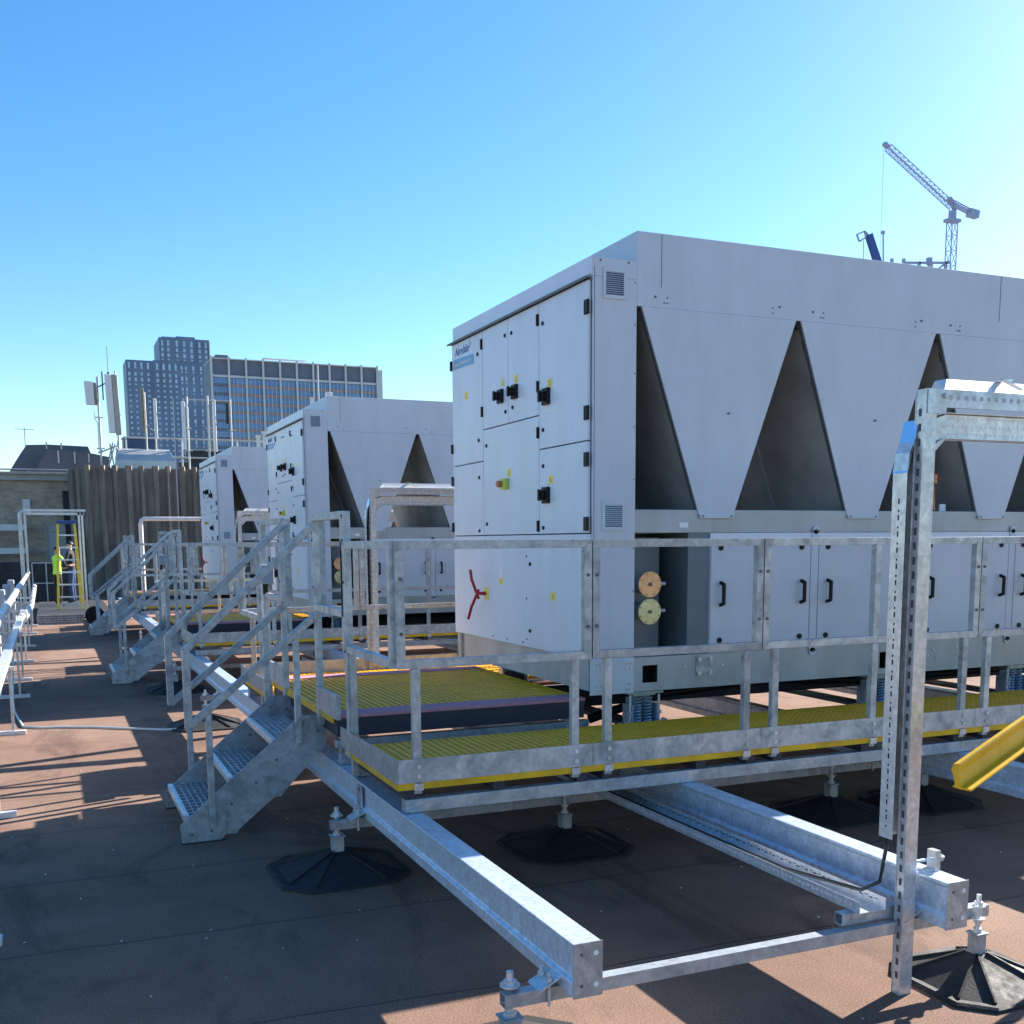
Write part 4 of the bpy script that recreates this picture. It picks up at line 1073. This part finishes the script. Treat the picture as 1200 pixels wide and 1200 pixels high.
for z0, z1 in ((2.105, 2.306), (1.34, 1.535)):
    b = MB(); b.box(-14, -.63, 39.2, 39.5, z0, z1)
    for i in range(30): b.box(-14 + i * .45, -13.98 + i * .45, 39.19, 39.2, z0, z1)
    o = b.build('service_duct', 'antenna', None, origin=(-2, 39.2, z0)); tag(o, ('upper' if z0 > 2 else 'lower') + ' of the two white ducts along the brick wall', 'duct', 'white ducts along the brick wall')
t = thing('tall_flue', (.62, 39.3, 0), 'black vertical duct between the brick wall and the ribbed concrete', 'duct')
b = MB(); b.box(.55, .80, 39.2, 39.6, 2.4, 3.42); b.box(.58, .77, 39.25, 39.6, 0, 2.4); b.build('duct', 'darkwall', t)
t = thing('low_screen_wall', (-5, 33, 0), 'dark low screen wall below the brick building', 'wall')
b = MB(); b.box(-14, .55, 33, 33.3, 0, 1.17); 
for i in range(9): b.box(-14, .55, 32.96, 33, .08 + i * .12, .12 + i * .12)
b.build('wall', 'darkwall', t)
t = thing('dark_railing', (-.1, 31, 0), 'thin dark railing in front of the screen wall', 'railing')
b = MB(); b.bar((-.42, 31, 1.16), (.2, 31, 1.16), .03, .03); b.bar((-.42, 31, .62), (.2, 31, .62), .025, .025)
for x in (-.42, -.08, .2): b.box(x - .015, x + .015, 30.985, 31.015, 0, 1.15)
b.build('rail', 'frame', t)

t = thing('concrete_plant_room', (4, 36, 0), 'ribbed weathered concrete plant room behind the farthest chiller', 'building')
b = MB(); b.prism([(1.137, 36.0), (12.5, 36.0), (12.5, 41), (.745, 41), (.745, 36.75)], 'z', 0, 4.0); b.build('wall', 'concrete', t)
b = MB(); x = 1.16; i = 0
while x < 12.3:
    w = .20 if i % 2 else .16
    b.prism([(x, 36.0), (x + .035, 35.88), (x + w - .02, 35.88), (x + w + .02, 36.0)], 'z', 0, 4.07); x += .40; i += 1
d = Vector((.745 - 1.137, .75, 0)).normalized()
for s_ in (.12, .5):
    p_ = Vector((1.137, 36, 0)) + d * s_; q = p_ + d * .17; n_ = Vector((-d.y, d.x, 0)) * .1
    b.prism([(p_.x, p_.y), (p_.x + n_.x, p_.y + n_.y), (q.x + n_.x, q.y + n_.y), (q.x, q.y)], 'z', 0, 3.95)
b.build('ribs', 'concrete', t)
b = MB(); b.box(3.88, 3.90, 35.84, 35.86, 1.5, 6.2); b.box(3.63, 3.64, 35.84, 35.86, 1.5, 4.1); b.build('conductor', 'cable', t)

# barrel roofs beyond the brick building
def barrel(pts, y0, y1, label, ribs):
    t = thing('barrel_roof', (pts[0][0], y0, pts[0][1]), label, 'roof', 'dark barrel roofs behind the brick building')
    b = MB(); b.prism(pts, 'y', y0, y1); b.build('roof', 'darkroof', t)
    b = MB()
    for x, z0, z1 in ribs: b.box(x - .03, x + .03, y0 - .05, y0, z0, z1)
    b.build('ribs', 'frame', t)
barrel([(-1.6, 4.0), (-1.45, 4.6), (-1.2, 5.05), (-.85, 5.6), (-.6, 5.96), (.3, 6.0), (1.9, 5.96), (2.1, 5.4), (2.1, 4.0)], 52, 60, 'farther dark barrel roof with a curved left end', ((.2, 5.8, 6.1), (.8, 5.8, 6.08)))
barrel([(-.42, 4.0), (-.35, 4.5), (-.12, 5.0), (.22, 5.52), (1., 5.5), (2.0, 5.42), (2.6, 5.3), (2.7, 4.0)], 49, 51.5, 'nearer dark barrel roof with pale ribs just over the cornice', ((.62, 5.0, 5.5), (1.25, 5.0, 5.48), (1.8, 5.05, 5.42)))
t = thing('tv_aerial', (-.55, 60, 5), 'thin roof aerial above the barrel roof against the sky', 'aerial')
b = MB(); b.cyl((-.72, 58, 5.5), (-.72, 58, 7.25), .02, 6); b.cyl((-1.15, 58, 7.2), (-.3, 58, 7.2), .012, 6)
for i in range(6): b.cyl((-1.1 + i * .15, 57.9, 7.2), (-1.1 + i * .15, 58.1, 7.2), .01, 5)
b.build('mast', 'frame_dk', t)
t = thing('satellite_dish', (-2.0, 45, 4), 'pale scroll shaped roof finial at the far left edge', 'finial')
b = MB(); b.path([(-1.55, 44, 4.05), (-1.50, 44, 4.5), (-1.56, 44, 4.85), (-1.75, 44, 4.95), (-1.9, 44, 4.8), (-1.82, 44, 4.6), (-1.7, 44, 4.65)], .05, 8); b.cyl((-1.9, 44, 5.25), (-1.5, 44, 5.25), .03, 8); b.cyl((-1.7, 44, 4.95), (-1.7, 44, 5.3), .03, 8); b.build('scroll', 'frame', t)

# things on the concrete roof (plane about y = 38)
k = 38 / 36.
def rp(x, z): return (x * k, 1.65 + (z - 1.65) * k)   # the same sight line, 2 m farther back
yr = 38.
t = thing('curved_metal_hood', (3, yr, 4), 'dull silver curved hood standing on the concrete roof', 'roof hood')
xa, zb = rp(2.06, 4.12); xb, zt = rp(3.84, 4.60)
b = MB(); n = 10
prof = [(yr - .5, 4.0), (yr - .5, 4.35), (yr - .42, 4.55), (yr - .2, zt - .06), (yr, zt), (yr + .5, zt), (yr + .5, 4.0)]
vs = [(xa + (.12 if z > 4.5 else -.0), y_, z) for y_, z in prof] + [(xb - (.12 if z > 4.5 else 0), y_, z) for y_, z in prof]
m_ = len(prof); b.add(vs, [tuple(range(m_)), tuple(range(m_, 2 * m_))[::-1]] + [(i, m_ + i, m_ + (i + 1) % m_, (i + 1) % m_) for i in range(m_)])
b.build('hood', 'tank', t)
t = thing('navy_box', (3, yr + .8, 4.6), 'navy blue flat box above the silver hood', 'box')
x0, z0 = rp(2.40, 4.68); x1, z1 = rp(3.45, 4.98)
b = MB(); b.box(x0, x1, yr + .6, yr + 1.4, 4.0, z1); b.build('case', 'navy', t, bevel=.02)
b = MB(); b.box(x0 - .03, x1 + .03, yr + .57, yr + 1.43, z1, z1 + .03); b.build('lid', 'tank', t)
def pole(name, label, x, zb, zt, r=.035, cat='pole'):
    t = thing(name, (x * k, yr, zb), label, cat, None)
    (xx, a), (_, c) = rp(x, zb), rp(x, zt)
    b = MB(); b.cyl((xx, yr, 3.98), (xx, yr, c), r, 10)
    for z in (a + .3, (a + c) / 2): b.cyl((xx - .12, yr, z), (xx + .12, yr, z), .02, 6)
    b.build('mast', 'tank', t, smooth=True); return t, xx
def panel(t, xx, x0, x1, z0, z1, mat, d=.14, tilt=0):
    (a, zz0), (c, zz1) = rp(x0, z0), rp(x1, z1)
    b = MB(); b.prism([(a, zz1), (c, zz1 - .02), (c + tilt, zz0), (a + tilt, zz0)], 'y', yr - .25, yr - .25 + d); o = b.build('antenna_panel', mat, t, bevel=.02)
    b = MB(); b.box(c + tilt - .05, c + tilt + .0, yr - .11, yr - .02, zz0 + .15, zz0 + .22); b.box(c - .05, c, yr - .11, yr - .02, zz1 - .3, zz1 - .23); b.build('bracket', 'frame_dk', o)
t, xx = pole('antenna_mast', 'thin mast with a small white panel, leftmost of the antennas on the concrete roof', 1.69, 4.3, 6.75, .035, 'antenna')
panel(t, xx, 1.30, 1.55, 5.87, 6.58, 'antenna', .14, .03); panel(t, xx, 1.56, 1.64, 5.87, 6.55, 'dull', .12, .02)
b = MB(); b.path([(1.55 * k, yr, 5.95), (1.56 * k, yr, 5.7), (1.64 * k, yr, 5.55), (1.63 * k, yr, 4.6)], .012, 6); b.build('cable', 'frame_dk', t)
b = MB(); b.bar((1.6 * k, yr, 6.65), (1.95 * k, yr, 6.85), .04, .04); b.cyl((1.84 * k, yr, 6.3), (1.84 * k, yr, 7.2), .025, 8); b.build('outrigger', 'frame_dk', t)
t, xx = pole('antenna_mast', 'mast with the largest white antenna panels, above the left end of the silver hood', 2.22, 4.3, 6.95, .035, 'antenna')
panel(t, xx, 1.90, 2.09, 5.05, 6.82, 'antenna', .2, .05); panel(t, xx, 2.10, 2.26, 5.0, 6.82, 'cornice', .2, .05)
b = MB(); b.cyl((2.02 * k, yr, 6.9), (2.02 * k, yr, 8.0), .012, 6); b.cyl((2.02 * k, yr, 6.8), (2.02 * k, yr, 7.2), .04, 8); b.build('whip', 'frame_dk', t)
b = MB()
for a_, c_ in (((1.95, 4.95), (2.05, 4.1)), ((2.05, 4.95), (1.9, 4.4)), ((2.2, 5.0), (2.1, 4.4)), ((1.6, 4.6), (2.2, 4.85)), ((1.9, 4.2), (2.1, 4.9))): b.cyl((a_[0] * k, yr, a_[1]), (c_[0] * k, yr - .1, c_[1]), .025, 6)
b.build('braces', 'tank', t)
for x, zt_, x0, x1, z0, z1, mt, lb in ((3.05, 6.35, 2.92, 3.02, 5.05, 6.45, 'dull', 'weathered tan antenna in front of the left of the tower'),
                                       (3.33, 6.1, 3.29, 3.38, 4.9, 6.15, 'antenna', 'slim white antenna right of the tan one'),
                                       (4.33, 6.28, 4.13, 4.24, 4.6, 6.10, 'antenna', 'pair of pale antennas before the right of the tower'),
                                       (4.97, 6.33, 4.92, 4.94, 4.9, 6.0, 'tank', 'bare steel antenna pole right of the tower'),
                                       (5.13, 6.1, 5.10, 5.18, 4.55, 6.2, 'antenna', 'slim white antenna pole before the office block'),
                                       (5.68, 6.25, 5.50, 5.60, 5.45, 6.10, 'darkwall', 'pole with a black panel before the office block')):
    t, xx = pole('antenna_pole', lb, x, 4.3, zt_, .03, 'antenna'); t['group'] = 'antennas on the concrete roof'; panel(t, xx, x0, x1, z0, z1, mt, .1)
t = thing('roof_railing', (4, yr, 4), 'steel guard rail along the concrete roof among the antennas', 'railing')
b = MB(); z = rp(0, 4.97)[1]; b.cyl((2.37 * k, yr + .3, z), (7.5, yr + .3, z), .03, 8); z = rp(0, 4.38)[1]; b.cyl((3.9 * k, yr + .3, z), (7.5, yr + .3, z), .03, 8)
z = rp(0, 6.2)[1]; b.cyl((4.3 * k, yr + .1, z), (5.75 * k, yr + .1, z), .02, 8)
for x in (2.45, 4.15, 5.0, 5.9, 6.8): b.cyl((x * k, yr + .3, 4), (x * k, yr + .3, rp(0, 5.0)[1]), .028, 8)
b.build('rail', 'tank', t, smooth=True)
t = thing('roof_plant', (5, yr + 1, 4), 'low dark plant box behind the railing on the concrete roof', 'plant box')
b = MB(); b.box(4.7, 5.8, yr + 1, yr + 2, 4.0, 4.85); b.box(4.3, 6.2, yr + .5, yr + .9, 4.0, 4.4); b.build('case', 'darkwall', t); b = MB(); b.box(4.68, 5.82, yr + .98, yr + 2.02, 4.85, 4.88); b.build('lid', 'frame', t)
# small items seen over the middle chiller
t = thing('antenna_cluster', (8.3, yr, 4), 'small white panel antenna cluster seen above the middle chiller roof', 'antenna')
b = MB(); b.cyl((9.05, yr, 3.9), (9.05, yr, 7.8), .03, 8); b.build('mast', 'tank', t)
b = MB(); b.box(9.3, 9.52, yr - .1, yr + .05, 5.6, 6.9); b.box(8.75, 8.85, yr - .1, yr, 5.6, 6.7); b.build('antenna_panel', 'antenna', t, bevel=.02)
b = MB(); b.bar((8.7, yr, 6.4), (9.5, yr, 6.4), .05, .05); b.bar((8.8, yr, 5.9), (9.3, yr, 6.1), .05, .05); b.build('bracket', 'frame_dk', t)
t = thing('flue_row', (7, yr, 4), 'row of short silver flues seen over the middle chiller cabinet', 'flues')
for i in range(5):
    b = MB(); x = 6.9 + i * .22; b.cyl((x, yr, 4), (x, yr, 5.25 + i * .14), .07, 10); b.cyl((x, yr, 5.25 + i * .14), (x, yr, 5.33 + i * .14), .1, 10); b.build('flue', 'antenna', t, smooth=True)

# ------------------------------------------------------------------ distant city
t = thing('residential_tower', (64, 600, -28), 'blue grey residential tower with a stepped top and rows of small windows', 'tower')
def tx(px): return 42.47 + (px - 147) * .4345
def tz(py): return 96.1 - (py - 421) * .472
b = MB(); b.box(tx(147), tx(186), 600, 622, -28, tz(421)); b.box(tx(178), tx(186), 599.7, 600, -28, tz(420))
b.box(tx(186), tx(245), 600, 628, -28, tz(395)); b.box(tx(206), tx(228), 599.6, 600, tz(420), tz(393)); b.box(tx(189.5), tx(206), 600, 620, tz(395), tz(394))
b.build('wall', 'tower', t)
b = MB(); b.box(tx(244.2), tx(245.2), 599.2, 628, -28, tz(397)); b.build('edge_fin', 'officefin', t)
wins = []
for px in (150.5, 157.5, 164.5, 172, 182.5, 190, 197, 204):
    wins.append((px, 427, 2.6, 7))
    for py in (436, 442): wins.append((px, py, 2.8, 4))
    wins += [(px, 447.5 + 5.9 * i, 2.8, 2.2) for i in range(30)]
for px in (211, 216, 224.5, 233.5, 241):
    for i in range(14): wins += [(px, 427 + 11.6 * i, 2.6, 4.5), (px, 431.5 + 11.6 * i, 2.4, 2)]
for px in (189.5, 196.5, 206.5, 215, 223.5, 233, 240.5): wins += [(px, 401, 2.8, 6.5), (px, 408, 3, 4), (px, 414, 3, 4), (px, 418.6, 2.4, 1.6)]
wins.sort(key=lambda w: w[1])
rest = MB()
for i, (px, py, w, h) in enumerate(wins):
    b = MB() if i < 100 else rest
    y_ = 599.55 if 206 < px < 228 and py < 420 else 599.65
    b.box(tx(px - w / 2), tx(px + w / 2), y_ - .1, y_, tz(py + h / 2), tz(py - h / 2))
    if i < 100: b.build('window', 'towerwin', t)
o = rest.build('windows', 'towerwin', t); o['kind'] = 'stuff'
def ox(px): return 56.9 + (px - 247) * .3135
def oz(py): return 1.65 + (637 - py) * .3195
t = thing('office_block', (88, 400, -28), 'long office block with pale fins, dark top band and blue and pink striped glazing', 'office building')
b = MB(); b.box(ox(247), ox(441), 400, 418, -28, oz(434)); b.build('wall', 'officeband', t)
b = MB(); b.box(ox(441), ox(447.5), 399.2, 418, -28, oz(436)); b.box(ox(247), ox(441), 399.3, 399.99, oz(453.5), oz(451)); b.box(ox(247), ox(441), 399.0, 418.2, oz(434), oz(433)); b.build('end_wall', 'officefin', t)
bays = [ox(247) + (ox(441) - ox(247)) * i / 10 for i in range(11)]
for x in bays:
    b = MB(); b.box(x - .35, x + .35, 398.9, 399.3, -28, oz(431.5)); b.build('fin', 'officefin', t)
nwin = 0; gl = MB()
for f in range(24):
    zt_ = oz(454 + 9.75 * f); zm = oz(454 + 9.75 * f + 6.4); zl = oz(454 + 9.75 * (f + 1))
    if zl < -28: break
    for i in range(10):
        tgt = MB() if nwin < 90 else gl
        tgt.box(bays[i] + .35, bays[i + 1] - .35, 399.7, 399.95, zm, zt_)
        if nwin < 90: tgt.build('window', 'officeglass', t)
        nwin += 1
if gl.v: gl.build('windows', 'officeglass', t)['kind'] = 'stuff'
b = MB()
for f in range(24):
    b.box(ox(267) , ox(441), 399.55, 399.95, oz(454 + 9.75 * (f + 1)), oz(454 + 9.75 * f + 6.6))
b.build('spandrel', 'spandrel', t)
b = MB()
for x0, x1 in zip(bays[1:-1], bays[2:]):
    for q in (1, 2, 3): x = x0 + (x1 - x0) * q / 4; b.box(x - .09, x + .09, 399.5, 399.55, -28, oz(454))
for q in range(1, 8): x = bays[0] + (bays[1] - bays[0]) * q / 8; b.box(x - .03, x + .03, 399.5, 399.55, -28, oz(454))
b.build('glazing_bars', 'officefin', t)
b = MB(); b.box(ox(249), ox(270), 402, 412, oz(433), oz(430.5)); b.box(ox(254), ox(268), 403, 411, oz(430.5), oz(427.5)); b.box(ox(420), ox(424), 402, 405, oz(433), oz(431)); b.build('roof_plant', 'officeband', t)
b = MB(); b.bar((ox(306), 401, oz(430)), (ox(356), 401, oz(430.3)), .5, .5); b.bar((ox(309), 401, oz(431.5)), (ox(309), 401, oz(429)), .3, .3); b.bar((ox(353), 401, oz(431.5)), (ox(353), 401, oz(429)), .3, .3); b.build('roof_gantry', 'officefin', t)

# ------------------------------------------------------------------ cranes (y = 200)
def at(px, py, Y=200.):
    """real position, on the plane y=Y, of a thing seen at that bearing (survey of the photograph)"""
    f, yaw, pit, rol = 1247.24, .407352, .132352, -.0068659
    fw = Vector((math.sin(yaw) * math.cos(pit), math.cos(yaw) * math.cos(pit), -math.sin(pit))); r_ = Vector((math.cos(yaw), -math.sin(yaw), 0)); u_ = r_.cross(fw)
    c, s = math.cos(rol), math.sin(rol); r2 = r_ * c + u_ * s; u2 = u_ * c - r_ * s
    v = r2 * (px - 600) / f - u2 * (py - 800) / f + fw
    return Vector((0, 0, 1.65)) + v * (Y / v.y)
def lattice(b, p, q, w, n, r, up=(0, 1, 0)):
    p, q = Vector(p), Vector(q); d = (q - p).normalized(); a = d.cross(Vector(up)).normalized(); e = a.cross(d)
    cs = [(a * i + e * j) * w / 2 for i, j in ((-1, -1), (1, -1), (1, 1), (-1, 1))]
    for c in cs: b.bar(p + c, q + c, r, r)
    for i in range(n):
        s0, s1 = p + (q - p) * i / n, p + (q - p) * (i + 1) / n
        for j in range(4):
            c0, c1 = cs[j], cs[(j + 1) % 4]
            b.bar(s0 + c0, s1 + c1, r * .6, r * .6); b.bar(s1 + c0, s1 + c1, r * .6, r * .6)
top = at(1116, 258); t = thing('tower_crane', (top.x, 200, -28), 'pale lattice tower crane with its jib raised to the left', 'crane')
b = MB(); lattice(b, (top.x, 200, -28), (top.x, 200, top.z), 1.7, 30, .2); b.build('mast', 'crane', t)
piv = at(1117, 243); tip = at(1041, 173); cw = at(1141, 249)
b = MB(); lattice(b, piv, tip, 1.25, 15, .15); e1 = at(1036, 168); b.bar(tip, e1, 1.0, .7); b.build('jib', 'crane', t)
b = MB(); lattice(b, at(1113, 236), at(1136, 248), .9, 8, .18); b.bar(at(1112, 232), at(1120, 246), 1.0, .8); b.build('counter_jib', 'crane', t)
b = MB(); b.bar(at(1135, 249), at(1145, 252), 1.6, 1.7); b.build('counterweight', 'crane', t)
b = MB(); q = at(1116, 258); b.box(q.x - 1.8, q.x + 1.8, 199, 201, q.z - .5, q.z + .2); p_ = at(1115, 247); b.box(q.x - .8, q.x + .7, 199.5, 200.5, q.z + .2, p_.z); b.build('slewing_cab', 'crane', t)
b = MB(); q = at(1036, 172); b.bar(q, (q.x, 200, 52), .05, .05); b.build('hoist_rope', 'crane', t)
t = thing('mobile_crane_boom', (at(1025, 320).x, 200, 0), 'dark blue crane boom with an open head just above the chiller roof line', 'crane')
b = MB(); b.bar(at(1018, 275), at(1040, 345), 1.3, 1.3, (0, 1, 0)); b.build('boom', 'crane_blue', t)
b = MB(); b.bar(at(1023, 277), at(1046, 345), .25, .25); q = [at(1004, 275), at(1013, 271), at(1015, 278), at(1007, 283)]
for i in range(4): b.bar(q[i], q[(i + 1) % 4], .3, .3)
b.bar(q[1], at(1018, 276), .3, .3); b.bar(at(1012, 282), at(1012, 330), .12, .12); b.build('boom_head', 'crane', t)
t = thing('site_mast', (at(1035, 310).x, 200, 0), 'thin pole with a ball tip between the crane boom and the tower crane', 'pole')
b = MB(); b.bar(at(1035, 274), at(1035, 340), .25, .25); q = at(1035, 274); b.cyl(q, q + Vector((0, 0, .6)), .5, 8); b.build('pole', 'crane', t)
t = thing('concrete_frame_top', (at(1080, 310).x, 200, 0), 'pale unfinished building top under the tower crane', 'building')
b = MB(); b.bar(at(1060, 308), at(1112, 308), .6, .5); b.bar(at(1112, 306), at(1098, 316), .35, .35)
for px in (1045, 1059, 1077, 1090, 1108): b.bar(at(px, 303 if px in (1045, 1059) else 307), at(px, 345), .6 if px != 1090 else 1.2, .6)
b.bar(at(1089, 302), at(1089, 310), 1., 1.); b.build('frame', 'crane', t)

# ------------------------------------------------------------------ parapet (right and rear, mostly hidden)
for x0, x1, y0, y1, lb in ((-45, 45, 61.7, 62, 'low pale parapet along the far edge of the roof'), (44.7, 45, -14, 61.7, 'low pale parapet along the right edge of the roof'), (-45, -44.7, -14, 61.7, 'low pale parapet along the left edge of the roof')):
    b = MB(); b.box(x0, x1, y0, y1, 0, .9); b.box(x0 - .05, x1 + .05, y0 - .05, y1 + .05, .9, .98); o = b.build('parapet', 'cornice', None, origin=((x0 + x1) / 2, (y0 + y1) / 2, 0)); tag(o, lb, 'parapet', 'parapets round the roof')

for o in bpy.data.objects:
    if '_b' in o.keys(): del o['_b']

# ------------------------------------------------------------------ light
sc = bpy.context.scene
SUN = Vector((1.8, .6, 1.0)).normalized()
w = bpy.data.worlds.new("World"); sc.world = w; w.use_nodes = True
nt = w.node_tree; bg = nt.nodes['Background']
sky = nt.nodes.new('ShaderNodeTexSky'); sky.sky_type = 'NISHITA'; sky.sun_disc = False
sky.sun_elevation = math.asin(SUN.z); sky.sun_rotation = math.atan2(SUN.x, SUN.y)
sky.air_density = 1.0; sky.dust_density = .4; sky.ozone_density = 1.6; sky.altitude = 30
hs = nt.nodes.new('ShaderNodeHueSaturation'); hs.inputs['Saturation'].default_value = 1.36
tint = nt.nodes.new('ShaderNodeMix'); tint.data_type = 'RGBA'; tint.blend_type = 'MULTIPLY'; tint.inputs[0].default_value = 1.
nt.links.new(sky.outputs[0], hs.inputs['Color']); nt.links.new(hs.outputs[0], tint.inputs[6]); tint.inputs[7].default_value = (.92, 1.0, 1.06, 1)
nt.links.new(tint.outputs[2], bg.inputs['Color'])
bg.inputs['Strength'].default_value = .074
sl = bpy.data.lights.new('sun', 'SUN'); sl.energy = 5.0; sl.angle = R(.53); sl.color = (1, .93, .84)
so = bpy.data.objects.new('sun', sl); col.objects.link(so); so.rotation_euler = SUN.to_track_quat('Z', 'Y').to_euler()

# ------------------------------------------------------------------ camera
f, yaw, pit, rol = 1247.24, .407352, .132352, -.0068659
fw = Vector((math.sin(yaw) * math.cos(pit), math.cos(yaw) * math.cos(pit), -math.sin(pit))); r_ = Vector((math.cos(yaw), -math.sin(yaw), 0)); u_ = r_.cross(fw)
c, s = math.cos(rol), math.sin(rol); r2 = r_ * c + u_ * s; u2 = u_ * c - r_ * s
cam = bpy.data.cameras.new('camera'); co = bpy.data.objects.new('camera', cam); col.objects.link(co)
mw = Matrix.Identity(4)
for i in range(3): mw[i][0] = r2[i]; mw[i][1] = u2[i]; mw[i][2] = -fw[i]
mw[0][3], mw[1][3], mw[2][3] = 0, 0, 1.65
co.matrix_world = mw
cam.sensor_fit = 'HORIZONTAL'; cam.sensor_width = 36; cam.lens = f / 1200 * 36; cam.shift_y = 200 / 1200
cam.clip_start = .05; cam.clip_end = 6000
sc.camera = co
sc.view_settings.view_transform = 'Standard'; sc.view_settings.look = 'None'; sc.view_settings.gamma = 1
sc.view_settings.exposure = 1.6
sc.cycles.max_bounces = 6; sc.cycles.use_denoising = True
